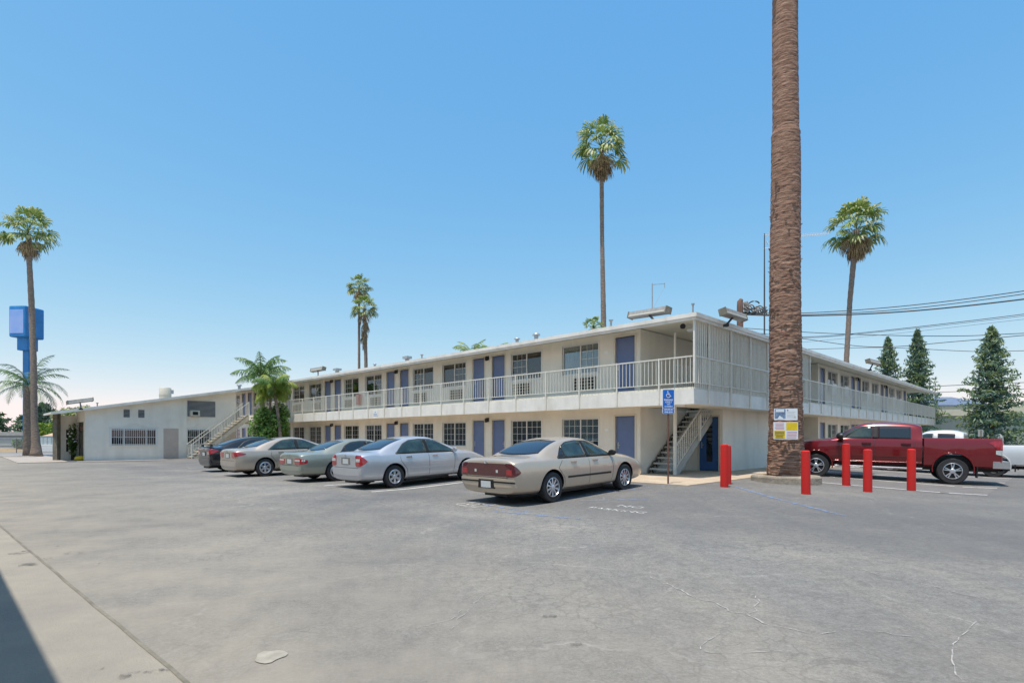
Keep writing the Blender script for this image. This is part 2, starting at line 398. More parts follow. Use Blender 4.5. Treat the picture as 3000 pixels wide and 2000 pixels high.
# concrete apron in the foreground left, next to the building whose shade falls on it
mb = MB()
bl = lambda a: 0.977 - 0.049 * (a - 3.7)
AA = [-14, -6, 0, 6, 12, 20, 32]
for i in range(6): mb.add([AB(AA[i], -2.5, .006), AB(AA[i], bl(AA[i]), .006), AB(AA[i + 1], bl(AA[i + 1]), .006), AB(AA[i + 1], -2.5, .006)], [(0, 1, 2, 3)])
ap = mb.build('concrete_apron', mat('old_concrete', (0.335, 0.30, 0.245), 0.92, col2=(0.25, 0.23, 0.20), vscale=0.9, bump=0.5, bscale=60, detail=12))
tag(ap, kind='structure')
mb = MB()
pts = [(a, bl(a) + 0.003 * math.sin(a * 1.7) + 0.003 * math.sin(a * 5.1)) for a in [-14 + 0.4 * i for i in range(0, 114)]]
for i in range(len(pts) - 1):
    (a0, b0), (a1, b1) = pts[i], pts[i + 1]
    mb.add([AB(a0, b0 - .014, .010), AB(a0, b0 + .014, .010), AB(a1, b1 + .014, .010), AB(a1, b1 - .014, .010)], [(0, 1, 2, 3)])
M['seam'] = mat('dirt_seam', (0.19, 0.175, 0.14), 0.95, var=0.25, vscale=5)
tag(mb.build('gutter_joint', M['seam']), kind='structure')

# walkway round the motel
mb = MB()
mb.prism([AB(7.2, 13.8)[:2], AB(7.2, 60)[:2], AB(9.4, 60)[:2], AB(15, 60)[:2], AB(15, 17.5)[:2], AB(60, 17.5)[:2], AB(60, 13.8)[:2]], -0.05, 0.185)
tag(mb.build('walkway', M['walk']), kind='structure')
mb = MB()
mb.prism([AB(41.0, 5.2)[:2], AB(41.0, 13.8)[:2], AB(44, 13.8)[:2], AB(44, 5.2)[:2]], -0.05, 0.03)
mb.prism([AB(41.6, 2.6)[:2], AB(41.6, 5.2)[:2], AB(44, 5.2)[:2], AB(60, 5.2)[:2], AB(60, 2.6)[:2]], -0.05, 0.035)
tag(mb.build('pavement', mat('side_pavement', (0.37, 0.335, 0.30), 0.9, var=0.1, vscale=2, bump=0.3)), kind='structure')

def worn(name, col, keep=0.5):
    """paint worn through to the asphalt: the gaps are transparent to what lies 4 mm below"""
    m = mat(name, col, 0.8); nt = m.node_tree; L = nt.links
    geo = nt.nodes.new('ShaderNodeNewGeometry')
    n = nt.nodes.new('ShaderNodeTexNoise'); n.inputs['Scale'].default_value = 7; n.inputs['Detail'].default_value = 9; n.inputs['Roughness'].default_value = 0.75
    L.new(geo.outputs['Position'], n.inputs['Vector'])
    r = nt.nodes.new('ShaderNodeMapRange'); r.inputs[1].default_value = 1 - keep - 0.07; r.inputs[2].default_value = 1 - keep + 0.09
    L.new(n.outputs['Fac'], r.inputs[0]); L.new(r.outputs[0], nt.nodes['Principled BSDF'].inputs['Alpha'])
    return m
M['wornwhite'] = worn('worn_white', (0.58, 0.57, 0.54), 0.55)
M['stripewhite'] = worn('stripe_white', (0.66, 0.66, 0.64), 0.62)
M['wornblue'] = worn('worn_blue', (0.20, 0.28, 0.44), 0.50)
M['crackfill'] = worn('crack_fill', (0.39, 0.38, 0.355), 0.56)

def strip(mb, p0, p1, wd, dz=0.006, mi=0, n=None):
    p0 = Vector(p0[:2]); p1 = Vector(p1[:2]); d = (p1 - p0); n = n or max(1, int(d.length / 0.4)); q = Vector((-d.y, d.x)).normalized() * wd / 2
    vs = []
    for i in range(n + 1):
        c = p0 + d * i / n
        for s in (-1, 1):
            e = c + q * s; vs.append((e.x, e.y, zg(e.x, e.y) + dz))
    mb.add(vs, [(2 * i, 2 * i + 1, 2 * i + 3, 2 * i + 2) for i in range(n)], mi)

mb = MB()
for a in (13.2, 15.9, 18.7, 21.4, 24.2, 26.9, 29.6): strip(mb, AB(a, 7.9), AB(a, 13.6), 0.10)
for b in (18.4, 21.0, 23.7, 26.4, 29.1): strip(mb, AB(1.5, b), AB(6.6, b), 0.10)
tag(mb.build('parking_stripes', M['stripewhite']), kind='structure')
mb = MB()
strip(mb, G(1600, 1470), G(1880, 1421), 0.10); strip(mb, G(1450, 1497), G(1700, 1520), 0.10)
strip(mb, G(1700, 1466), G(1900, 1462), 0.10); strip(mb, G(2150, 1424), G(2270, 1459), 0.12); strip(mb, G(2270, 1459), G(2480, 1512), 0.10)
strip(mb, G(1780, 1440), G(1905, 1428), 0.08); strip(mb, G(1400, 1475), G(1560, 1500), 0.08)
tag(mb.build('blue_markings', M['wornblue']), kind='structure')
# worn lettering and the accessible-bay emblem
def ground_text(mb, body, size, p, ang, wd=1.0):
    vs, fs = text_mesh(body, size, 0.0)
    c, s_ = math.cos(ang), math.sin(ang); out = []
    for v in vs:
        x = v.x * wd; X = p.x + c * x - s_ * v.y; Y = p.y + s_ * x + c * v.y
        out.append((X, Y, zg(X, Y) + 0.006))
    mb.add(out, fs)
mb = MB()
ground_text(mb, 'NO', 0.30, G(1848, 1484), math.radians(-42), 1.3)
ground_text(mb, 'PARKING', 0.27, G(1806, 1494), math.radians(-42), 1.15)
tag(mb.build('no_parking_lettering', M['wornwhite'], fix=False), kind='structure')
mb = MB()
p = G(1395, 1477)
for x0, x1, y0, y1 in ((-.6, .6, -.6, -.52), (-.6, .6, .52, .6), (-.6, -.52, -.52, .52), (.52, .6, -.52, .52), (-.15, .25, -.3, -.2), (-.15, -.05, -.2, .3), (.2, .3, -.2, .1)):
    q = [AB(p_a, p_b) for p_a, p_b in ()]
    c0 = Vector((p.x, p.y)); ua = AB(1, 0).xy; ub = AB(0, 1).xy
    P = [c0 + ua * x * .6 + ub * y * .6 for x, y in ((x0, y0), (x1, y0), (x1, y1), (x0, y1))]
    mb.add([(e.x, e.y, zg(e.x, e.y) + 0.006) for e in P], [(0, 1, 2, 3)])
tag(mb.build('accessible_bay_emblem', M['wornwhite']), kind='structure')
# pale filled cracks
mb = MB(); random.seed(3)
def crackline(pts, wd=0.018):
    P = [G(u, v) for u, v in pts]; q = []
    for i in range(len(P) - 1):
        k = max(3, int((P[i + 1] - P[i]).length / 0.05))
        for j in range(k):
            c = P[i].lerp(P[i + 1], j / k); n = noise.noise(c * 3.0) * 0.09 + noise.noise(c * 9.0) * 0.045 + noise.noise(c * 26.0) * 0.02
            q.append((c.x + n, c.y + n * 0.6))
    for i in range(len(q) - 1):
        w_ = wd * (0.15 + 0.65 * random.random())
        strip(mb, q[i], q[i + 1], w_, 0.005, n=1)
for pts, wd in (([(1895, 1665), (1925, 1705), (2040, 1745), (2130, 1790), (2180, 1800), (2290, 1845), (2385, 1862)], .022),
                ([(2180, 1800), (2215, 1790), (2225, 1760), (2210, 1740)], .014), ([(2385, 1862), (2480, 1842), (2600, 1850), (2700, 1868)], .012),
                ([(2060, 1900), (2075, 1875), (2130, 1845)], .016), ([(2490, 1660), (2640, 1695), (2790, 1735), (2910, 1760)], .016),
                ([(2860, 1820), (2790, 1890), (2795, 1930), (2820, 2000)], .016), ([(2070, 1905), (2190, 1915), (2330, 1905)], .014),
                ([(1190, 1845), (1260, 1830), (1340, 1810), (1360, 1780)], .012), ([(1330, 1840), (1380, 1780), (1420, 1740)], .010),
                ([(1420, 1700), (1500, 1675), (1620, 1640)], .012), ([(2200, 1680), (2320, 1640), (2450, 1620)], .012)):
    crackline(pts, wd)
tag(mb.build('filled_cracks', M['crackfill']), kind='structure')
# darker repaired asphalt under the pickup, pale patch in the foreground
M['patch'] = mat('patch_asphalt', (0.165, 0.155, 0.148), 0.92, var=0.15, vscale=2, bump=0.4, bscale=60, detail=9)
mb = MB()
N_ = 12
A_ = [1.5 + i * 0.6 for i in range(N_)]; B_ = [18.2 + i * 1.2 for i in range(N_)]
o = len(mb.v)
for a in A_:
    for b in B_:
        p = AB(min(a, 7.1), b); mb.v.append((p.x, p.y, zg(p.x, p.y) + 0.003))
for i in range(N_ - 1):
    for j in range(N_ - 1): mb.f.append((i * N_ + j, i * N_ + j + 1, (i + 1) * N_ + j + 1, (i + 1) * N_ + j)); mb.m.append(0)
tag(mb.build('asphalt_patch', M['patch']), kind='structure')
mb = MB(); c = G(792, 1923); pp = []
for i in range(18):
    t = 2 * PI * i / 18; r = 1 + 0.12 * math.sin(3 * t) + 0.08 * math.sin(5 * t + 1)
    pp.append((c.x + 0.095 * r * math.cos(t), c.y + 0.11 * r * math.sin(t), 0.006))
mb.add(pp, [tuple(range(18))])
tag(mb.build('concrete_spot', mat('spot', (0.33, 0.31, 0.26), .9, var=.15, vscale=9)), kind='structure')
mb = MB()
for u, v, rx in ((420, 1975, .06), (460, 1970, .05), (375, 1982, .05), (265, 1963, .05), (215, 1958, .03), (85, 1655, .10), (130, 1640, .08), (210, 1620, .10), (605, 1668 + 0, .03), (868, 1762, .02), (60, 1620, .12), (250, 1605, .05), (1000, 1452, .05), (1265, 1470, .07), (880, 1432, .05), (300, 1650, .04), (180, 1600, .06), (1180, 1500, .03), (1690, 1890, .04), (1610, 1806, .04), (2575, 1955, .02)):
    c = G(u, v); pp = []
    for i in range(12):
        t = 2 * PI * i / 12; r = 1 + 0.2 * math.sin(2 * t + u) + .15 * math.sin(5 * t)
        pp.append((c.x + rx * 1.3 * r * math.cos(t), c.y + rx * r * math.sin(t), 0.012))
    mb.add(pp, [tuple(range(12))])
tag(mb.build('oil_stains', worn('oil', (0.15, 0.14, 0.125), 0.42)), kind='structure')
# ================================================================ the motel: local x = b, local y = a (root turned 45 degrees)
motel = empty('motel', (0, 0, 0), (0, 0, PI / 4), 'long two storey cream motel with blue doors and railed balconies meeting at a corner', 'motel')
ZF, ZU = 0.185, 3.02          # floor levels
BW, AW = 17.0, 9.2            # facade planes
BE, AE = 15.9, 8.1            # balcony edges
A_END, B_END = 56.0, 53.3

def TA(s0, s1, d0, d1, z0, z1): return (BW + min(d0, d1), BW + max(d0, d1), min(s0, s1), max(s0, s1), z0, z1)
def TB(s0, s1, d0, d1, z0, z1): return (min(s0, s1), max(s0, s1), AW + min(d0, d1), AW + max(d0, d1), z0, z1)

def wall_holes(mb, T, s0, s1, z0, z1, holes, d0=0.0, d1=0.2, mi=0):
    br = sorted(set([s0, s1] + [h[0] for h in holes] + [h[1] for h in holes]))
    for i in range(len(br) - 1):
        m_ = (br[i] + br[i + 1]) / 2; zz = [z0]
        for h in sorted([h for h in holes if h[0] < m_ < h[1]], key=lambda h: h[2]):
            if h[2] > zz[-1]: mb.box(*T(br[i], br[i + 1], d0, d1, zz[-1], h[2]), mi)
            zz.append(h[3])
        if zz[-1] < z1: mb.box(*T(br[i], br[i + 1], d0, d1, zz[-1], z1), mi)

def window(T, s0, s1, z0, z1, mode=0, lower=False):
    f = MB(); t = 0.045
    # trim proud of the wall, then the inner aluminium frame
    f.box(*T(s0 - t, s1 + t, -0.022, 0.03, z1, z1 + t)); f.box(*T(s0 - t, s1 + t, -0.035, 0.03, z0 - t, z0))
    f.box(*T(s0 - t, s0, -0.020, 0.03, z0, z1)); f.box(*T(s1, s1 + t, -0.020, 0.03, z0, z1))
    f.box(*T(s0 + .002, s1 - .002, 0.04, 0.085, z1 - .03, z1 - .002)); f.box(*T(s0 + .002, s1 - .002, 0.04, 0.085, z0 + .002, z0 + .035))
    f.box(*T(s0 + .002, s0 + .032, 0.043, 0.082, z0 + .035, z1 - .03)); f.box(*T(s1 - .032, s1 - .002, 0.043, 0.082, z0 + .035, z1 - .03))
    m_ = (s0 + s1) / 2
    f.box(*T(m_ - .02, m_ + .02, 0.036, 0.09, z0 + .035, z1 - .03))
    def grid(a, b):
        for k in (1, 2):
            s = a + (b - a) * k / 3; f.box(*T(s - .006, s + .006, 0.060, 0.068, z0 + .035, z1 - .03))
        for k in (1, 2, 3):
            z = z0 + (z1 - z0) * k / 4; f.box(*T(min(a, b) + .01, max(a, b) - .01, 0.0585, 0.0695, z - .006, z + .006))
    if mode in (0, 2): grid(s0 + .03, m_ - .02)
    if mode in (1, 2): grid(m_ + .02, s1 - .03)
    fo = f.build('window', M['whiteframe'], motel)
    for a, b in ((s0 + .033, m_ - .021), (m_ + .021, s1 - .033)):
        p = MB(); p.box(*T(a, b, 0.072, 0.076, z0 + .036, z1 - .031)); p.build('pane', M['glass'], fo)
    c = MB(); n = 34; vs = []; rnd = random.Random(int(s0 * 100) + int(z0 * 10))
    g0 = s0 + (s1 - s0) * rnd.choice([0, 0, .06, .3]); g1 = s1 - (s1 - s0) * rnd.choice([0, 0, .12])
    for i in range(n + 1):
        s = g0 + (g1 - g0) * i / n; d = 0.16 + 0.022 * math.sin(i * 2.1) + 0.01 * rnd.random()
        x = T(s, s, d, d, 0, 0); vs += [(x[0], x[2], z0 - .02), (x[0], x[2], z1 + .02)]
    c.add(vs, [(2 * i, 2 * i + 2, 2 * i + 3, 2 * i + 1) for i in range(n)], 0)
    c.box(*T(s0 - .05, s1 + .05, 0.36, 0.38, z0 - .1, z1 + .1), 1)  # dark backing board added behind the curtain, standing in for the unlit room
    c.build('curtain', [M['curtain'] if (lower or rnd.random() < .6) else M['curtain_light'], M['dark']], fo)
    return fo

def door(T, s0, s1, z0, hs, mt='blue', H_=2.05):
    d = MB(); d.box(*T(s0 + .012, s1 - .012, 0.055, 0.10, z0 + .015, z0 + H_ - .012)); 
    do = d.build('door', M[mt], motel)
    f = MB(); t = .06
    f.box(*T(s0 - t, s0, -.018, .12, z0, z0 + H_)); f.box(*T(s1, s1 + t, -.018, .12, z0, z0 + H_)); f.box(*T(s0 - t, s1 + t, -.020, .12, z0 + H_, z0 + H_ + t))
    f.build('frame', M['trim'], do)
    hx = s1 - .09 if hs > 0 else s0 + .09
    h = MB(); h.box(*T(hx - .025, hx + .025, .043, .056, z0 + .86, z0 + 1.10)); h.box(*T(hx - .02, hx + .09 * -hs, .015, .03, z0 + .98, z0 + 1.0)); h.box(*T(hx - .01, hx + .01, .015, .044, z0 + .98, z0 + 1.0))
    h.build('handle', M['steel'], do)
    return do

def ac_unit(T, s0, s1, z0, z1, m_='acgrill', out=0.06):
    f = MB(); f.box(*T(s0, s1, -out, -out + .02, z0, z0 + .03)); f.box(*T(s0, s1, -out, -out + .02, z1 - .03, z1))
    f.box(*T(s0, s0 + .03, -out, -out + .02, z0 + .03, z1 - .03)); f.box(*T(s1 - .03, s1, -out, -out + .02, z0 + .03, z1 - .03))
    n = 5
    for k in range(1, n):
        s = s0 + (s1 - s0) * k / n; f.box(*T(s - .012, s + .012, -out + .002, -out + .018, z0 + .03, z1 - .03))
    for k in range(1, 4):
        z = z0 + (z1 - z0) * k / 4; f.box(*T(s0 + .03, s1 - .03, -out + .003, -out + .017, z - .01, z + .01))
    f.box(*T(s0 + .004, s1 - .004, -out + (.03 if out < .1 else .003), 0.005, z0 + .004, z1 - .004), 1 if out < .1 else 0)
    return f.build('air_conditioner', [M[m_], M['black']], motel)

def wall_lamp(T, s, z):
    b = MB(); b.box(*T(s - .05, s + .05, -.03, .0, z - .09, z + .09), 0); b.box(*T(s - .035, s + .035, -.14, -.03, z + .05, z + .08), 0)
    b.box(*T(s - .045, s + .045, -.18, -.09, z - .12, z + .05), 0)
    return b.build('wall_lamp', M['black'], motel)

# ---- openings
HW = 2.03; W0, W1 = 0.86, 1.98       # door height, window sill and head above the floor
EXD, EXW = [], []                    # doors, windows on the left wing (s0, s1)
EXD.append((10.88, 11.70))
EXW += [(12.45, 14.20), (15.3, 17.05)]
for c in (18.5, 25.75, 33.0, 40.3, 47.6):
    EXD += [(c - 1.06, c - .26), (c + .26, c + 1.06)]
    EXW += [(c + 1.55, c + 3.32), (c + 4.05, c + 5.8)]
EXW = [w_ for w_ in EXW if w_[1] < 54]
BD, BWN = [(31.7, 32.5)], [(33.0, 34.7), (35.3, 37.05)]
for c in (38.5, 45.7):
    BD += [(c - 1.06, c - .26), (c + .26, c + 1.06)]; BWN += [(c + 1.4, c + 3.1), (c + 3.8, c + 5.5)]
BD.append((52.0, 52.8))
BWN = [w_ for w_ in BWN if w_[1] < 51.9]

wm = MB()
for zf, ztop in ((ZF, 2.50), (ZU, 5.24)):
    holes = [(a, b, zf, zf + HW) for a, b in EXD] + [(a, b, zf + W0, zf + W1) for a, b in EXW]
    wall_holes(wm, TA, 10.66, A_END, zf - .02, ztop, holes)
    holes = [(a, b, zf, zf + HW) for a, b in BD] + [(a, b, zf + W0, zf + W1) for a, b in BWN]
    wall_holes(wm, TB, 31.4, B_END, zf - .02, ztop, holes)
# solid blocks behind the facades: end walls, back walls
def bx(*a): wm.box(*a)
bx(BW + .2, 25.6, 10.66, 10.86, ZF - .02, 5.24)           # end wall of the left wing by the stairs
bx(25.4, 25.6, 10.86, A_END, ZF - .02, 5.24)              # back
bx(BW + .2, 25.4, A_END - .2, A_END, ZF - .02, 5.24)
bx(31.4, 31.6, AW + .2, 14.4, ZF - .02, 5.24)              # right wing: end facing the breezeway
bx(31.6, B_END, 14.2, 14.4, ZF - .02, 5.24); bx(B_END - .2, B_END, AW + .2, 14.2, ZF - .02, 5.24)
bx(25.7, 31.4, 14.2, 14.4, ZF - .02, 5.24)                # back of the breezeway
wm.build('wall', M['stucco'], motel)
# closet block under and beyond the stairs, whiter paint
cm = MB()
cm.box(20.3, 20.45, 10.16, 10.655, ZF - .02, 2.50); cm.box(20.3, 20.45, 9.2, 9.34, ZF - .02, 2.50); cm.box(20.3, 20.45, 9.34, 10.16, 2.24, 2.50)
cm.box(20.45, 26.4, 9.2, 9.36, ZF - .02, 2.50); cm.box(26.2, 26.4, 9.36, 14.2, ZF - .02, 2.50)
cm.box(22.0, 22.15, 9.2, 10.655, ZU - .02, 5.24); cm.box(22.15, 26.4, 9.2, 9.36, ZU - .02, 5.24); cm.box(26.2, 26.4, 9.36, 14.2, ZU - .02, 5.24)
cm.build('wall', M['stucco_white'], motel)
def TC(s0, s1, d0, d1, z0, z1): return (20.3 + min(d0, d1), 20.3 + max(d0, d1), min(s0, s1), max(s0, s1), z0, z1)
cd = door(TC, 9.36, 10.14, ZF, 1, 'darkblue'); cd['label'] = 'dark blue closet door under the stairs'
p = MB(); p.box(*TC(9.62, 9.86, .052, .058, ZF + .35, ZF + 1.95)); p.build('dark_panel', M['carglass'], cd)  # narrow near-black panel down the middle of the leaf

for zf in (ZF, ZU):
    for i, (a, b) in enumerate(EXD): door(TA, a, b, zf, 1 if i % 2 == 0 else -1, H_=HW)
    for i, (a, b) in enumerate(EXW):
        window(TA, a, b, zf + W0, zf + W1, (1 if i % 2 else 0) if zf > 1 else 2, zf < 1)
        s = (a + .12, a + 1.15) if i % 2 == 0 else (b - 1.15, b - .12)
        if zf > 1: ac_unit(TA, s[0], s[1], zf + .22, zf + .72)
        else: ac_unit(TA, s[0], s[1], zf + .15, zf + .62)
    for i, (a, b) in enumerate(BD): door(TB, a, b, zf, 1 if i % 2 else -1, H_=HW)
    for i, (a, b) in enumerate(BWN):
        window(TB, a, b, zf + W0, zf + W1, 1, zf < 1)
        if zf > 1: ac_unit(TB, a + .1, a + .82, zf + .72, zf + 1.30, 'acwhite', .22)
    for c in (18.5, 25.75, 33.0, 40.3): wall_lamp(TA, c, zf + (1.98 if zf > 1 else 2.06))
    for c in (38.5, 45.7): wall_lamp(TB, c, zf + 1.95)
p = MB(); p.box(*TA(29.45, 29.85, -.16, 0, ZU + .35, ZU + .95)); p.build('extinguisher_cabinet', M['extred'], motel)
# small blank number plates beside the end doors, camera and floodlight under the roof corner
for z in (ZF + 1.5, ZU + 1.5):
    p = MB(); p.box(*TA(12.0, 12.16, -.01, 0, z, z + .09)); p.build('number_plate', M['acwhite'], motel)
p = MB(); p.lathe([(0, 0), (.07, .02), (.09, .10), (.05, .16), (0, .17)], 12, c=(BE + .35, AE + .55, 4.86)); p.build('security_camera', M['black'], motel, smooth=True)
for c in ((17.4, 8.95, 4.93), (16.6, 8.9, 2.40), (28.2, 8.7, 4.93), (33.0, 8.7, 2.41)):
    p = MB(); p.lathe([(0, 0), (.12, .015), (.15, .05), (.15, .09)], 16, c=(c[0], c[1], c[2] + .03)); p.build('ceiling_lamp', M['acwhite'], motel, smooth=True)

# ---- balcony slabs (fascia board outside, soffit under)
sl_ = MB()
Z0, Z1 = 2.50, 3.0
def slab(x0, x1, y0, y1): sl_.box(x0, x1, y0, y1, Z0, ZU - .02)
slab(BE + .06, BW, AE + .06, 44.5)                         # left wing deck
slab(BW, 25.6, 10.66, A_END)                               # floors inside
slab(BW, 17.5, AE + .06, 10.655)                           # landing at the corner
slab(17.5, 21.3, AE + .06, 9.55)
slab(21.3, 26.4, AE + .06, 10.655)
slab(26.4, 58.0, AE + .06, 14.2)
slab(BE - 1.2, BE + .06, 40.0, 44.5)                       # head of the far stairs
sl_.build('balcony_slab', M['soffit'], motel)
fs = MB()
fs.box(BE, BE + .055, AE, 40.0, Z0 - .03, 2.93); fs.box(BE + .056, 58.0, AE, AE + .055, Z0 - .03, 2.93); fs.box(58.0, 58.055, AE, 14.2, Z0 - .03, 2.93)
fs.build('balcony_fascia', M['fascia'], motel)
p = MB(); p.box(BE - .012, BE, 25.95, 26.35, 2.62, 2.86)
npl = p.build('notice_plate', M['signwhite'], motel)
vs, fs_ = text_mesh('NO PARKING', 0.075, 0.001)
for k, body in enumerate(('NO', 'PARKING')):
    vs, fs_ = text_mesh(body, 0.085, 0.001)
    t = MB(); t.add([(BE - .014 + v.z, 26.15 - v.x, 2.79 - k * .11 + v.y) for v in vs], fs_); t.build('lettering', M['signblue'], npl, fix=False)

# ---- railings: one bay each, posts of their own
def bay(p0, p1, z0=3.12, z1=3.92, n=11, name='railing'):
    p0 = Vector(p0); p1 = Vector(p1); m_ = MB(); d = (p1 - p0).normalized(); q = Vector((-d.y, d.x, 0)); up = Vector((0, 0, 1)); c = (p0 + p1) / 2; hl = (p1 - p0).length / 2
    m_.obox(c + up * z1, d, q, up, hl, .022, .018); m_.obox(c + up * z0, d, q, up, hl, .014, .012)
    for k in range(n):
        s = -hl + 2 * hl * (k + .5) / n
        m_.obox(c + d * s + up * ((z0 + z1) / 2), d, q, up, .0085, .0085, (z1 - z0) / 2 - .012)
    return m_.build(name, M['rail'], motel)
def post(x, y, z0, z1, r=.022):
    m_ = MB(); m_.box(x - r, x + r, y - r, y + r, z0, z1); return m_.build('post', M['rail'], motel)
YP = [AE] + [9.27 + 1.6 * k for k in range(0, 20)]
for i in range(len(YP) - 1): bay((BE - .03, YP[i] + .03, 0), (BE - .03, YP[i + 1] - .03, 0), n=8 if i == 0 else 11)
for y in YP[1:]: post(BE - .03, y, 2.52, 3.95)
XP = [BE + .96 + 1.6 * k - .02 for k in range(0, 26)]; XP = [x for x in XP if x < 58]
XB = [BE] + XP + [57.95]
for i in range(len(XB) - 1): bay((XB[i] + .03, AE - .03, 0), (XB[i + 1] - .03, AE - .03, 0), n=11 if i else 6)
for x in XB[1:]:
    post(x, AE - .03, 2.52, 5.02 if x < 27.0 else 3.95)
post(BE - .03, AE - .03, 3.10, 5.00, .03)
for k in range(3): bay((57.98, AE + .03 + 2 * k, 0), (57.98, AE + 1.97 + 2 * k, 0), n=13)
# floor-to-roof bar screen at the corner
for i in range(7):
    x0, x1 = ([BE] + XP)[i], XP[i]
    m_ = MB(); n = max(3, int((x1 - x0) / .12))
    for k in range(n):
        x = x0 + .04 + (x1 - x0 - .08) * (k + .5) / n
        m_.box(x - .017, x + .017, AE + .005, AE + .027, 2.94, 5.04)
    m_.box(x0 + .03, x1 - .03, AE + .001, AE + .032, 5.03, 5.06)
    m_.build('bar_screen', M['rail'], motel)

# ---- roof: thin, sloping up from the eaves at 0.19, flat beyond three metres
S_ = 0.19; ZE = 5.05; XE, YE = BE - .12, AE - .12
def prof(z_off, t):
    return ZE + S_ * t + z_off
rf = MB(); T3 = 1.15
def roof_layer(z_off, inset=0.0):
    zt = prof(z_off, T3); x0, y0 = XE + inset, YE + inset
    ze = prof(z_off, inset)
    P = {}
    vs = [(x0, y0, ze), (x0, 57.0, ze), (XE + T3, YE + T3, zt), (XE + T3, 57.0, zt), (26.2, YE + T3, zt), (26.2, 57.0, zt),
          (58.3, y0, ze), (58.3, YE + T3, zt), (58.3, 15.0, zt), (26.2, 15.0, zt)]
    return vs, [(0, 1, 3, 2), (2, 3, 5, 9, 4), (0, 2, 4, 7, 6), (4, 9, 8, 7)]
va, fa = roof_layer(0.0); vb, fb = roof_layer(0.13)
n0 = len(va)
rf.add(va, fa, 1); rf.add(vb, fb, 0)
def side(i, j): rf.add([va[i], va[j], vb[j], vb[i]], [(0, 1, 2, 3)], 2)
for i, j in ((0, 1), (0, 6), (1, 3), (3, 5), (5, 9), (9, 8), (8, 7), (7, 6)): side(i, j)
# lower continuation of the same slope over the far single storey end
low = lambda b: ZE + S_ * (b - XE)
x0, x1, y0, y1 = 4.1, XE, 41.85, 46.2
L4 = [(x0, y0, low(x0)), (x1, y0, low(x1)), (x1, y1, low(x1)), (x0, y1, low(x0))]
rf.add(L4, [(0, 1, 2, 3)], 1); rf.add([(p_[0], p_[1], p_[2] + .12) for p_ in L4], [(0, 1, 2, 3)], 0)
for i, j in ((0, 1), (2, 3), (3, 0)):
    a, b = L4[i], L4[j]; rf.add([a, b, (b[0], b[1], b[2] + .12), (a[0], a[1], a[2] + .12)], [(0, 1, 2, 3)], 2)
roof = rf.build('roof', [M['roofing'], M['soffit'], M['fascia']], motel, fix=False)
# metal edge trim along the eaves, 2-3 mm proud
ed = MB()
ed.box(XE - .045, XE - .003, YE - .045, 57.0, ZE + .03, ZE + .155); ed.box(XE - .003, 58.3, YE - .045, YE - .003, ZE + .03, ZE + .155)
ed.box(XE - .004, XE + .08, YE - .003, 57.0, ZE - .05, ZE + .012); ed.box(XE + .08, 58.3, YE - .004, YE + .07, ZE - .05, ZE + .010)
ed.build('gutter', M['fascia'], roof)
ed = MB()
n = 12
for i in range(1):
    a0, a1 = (4.05, y0 - .05, low(4.05) - .03), (x1, y0 - .05, low(x1) - .03)
    d = Vector(a1) - Vector(a0); c = (Vector(a0) + Vector(a1)) / 2 + Vector((0, 0, .06)); dn = d.normalized(); up = dn.cross(Vector((0, 1, 0))).normalized()
    ed.obox(c, dn, Vector((0, 1, 0)), up, d.length / 2, .028, .075)
ed.build('barge_board', M['fascia'], roof)

# ---- single storey end: wall faces the lot, plane y = 42.3
lw = MB(); YL = 42.3
def TL(s0, s1, d0, d1, z0, z1): return (min(s0, s1), max(s0, s1), YL + min(d0, d1), YL + max(d0, d1), z0, z1)
def slope_wall(xa, xb, d0=0.0, z0=-.05):
    lw.add([(xa, YL + d0, z0), (xb, YL + d0, z0), (xb, YL + d0, low(xb) + .02), (xa, YL + d0, low(xa) + .02), (xa, YL + d0 + .2, z0), (xb, YL + d0 + .2, z0), (xb, YL + d0 + .2, low(xb) + .02), (xa, YL + d0 + .2, low(xa) + .02)],
           [(0, 1, 2, 3), (5, 4, 7, 6), (0, 4, 5, 1), (3, 2, 6, 7), (0, 3, 7, 4), (1, 5, 6, 2)])
slope_wall(5.7, 11.2); slope_wall(11.2, 14.4, .12)
lw.box(14.2, 14.4, YL + .32, 46, -.05, 4.7)
def sw(ya, yb):   # side wall, plane x = 5.7
    lw.box(5.7, 5.9, ya, yb, -.05, 3.08)
lw.box(5.7, 5.9, YL + .2, 42.9, -.05, 3.08); lw.box(5.7, 5.9, 42.9, 45.3, 2.42, 3.08)
lw.box(4.86, 5.9, 45.3, 45.5, -.05, 2.85); lw.box(5.9, 14.4, 45.8, 46.0, -.05, 3.1); lw.box(5.7, 5.9, 45.5, 46.0, -.05, 3.0)
lw.build('wall', M['stucco_white'], motel)
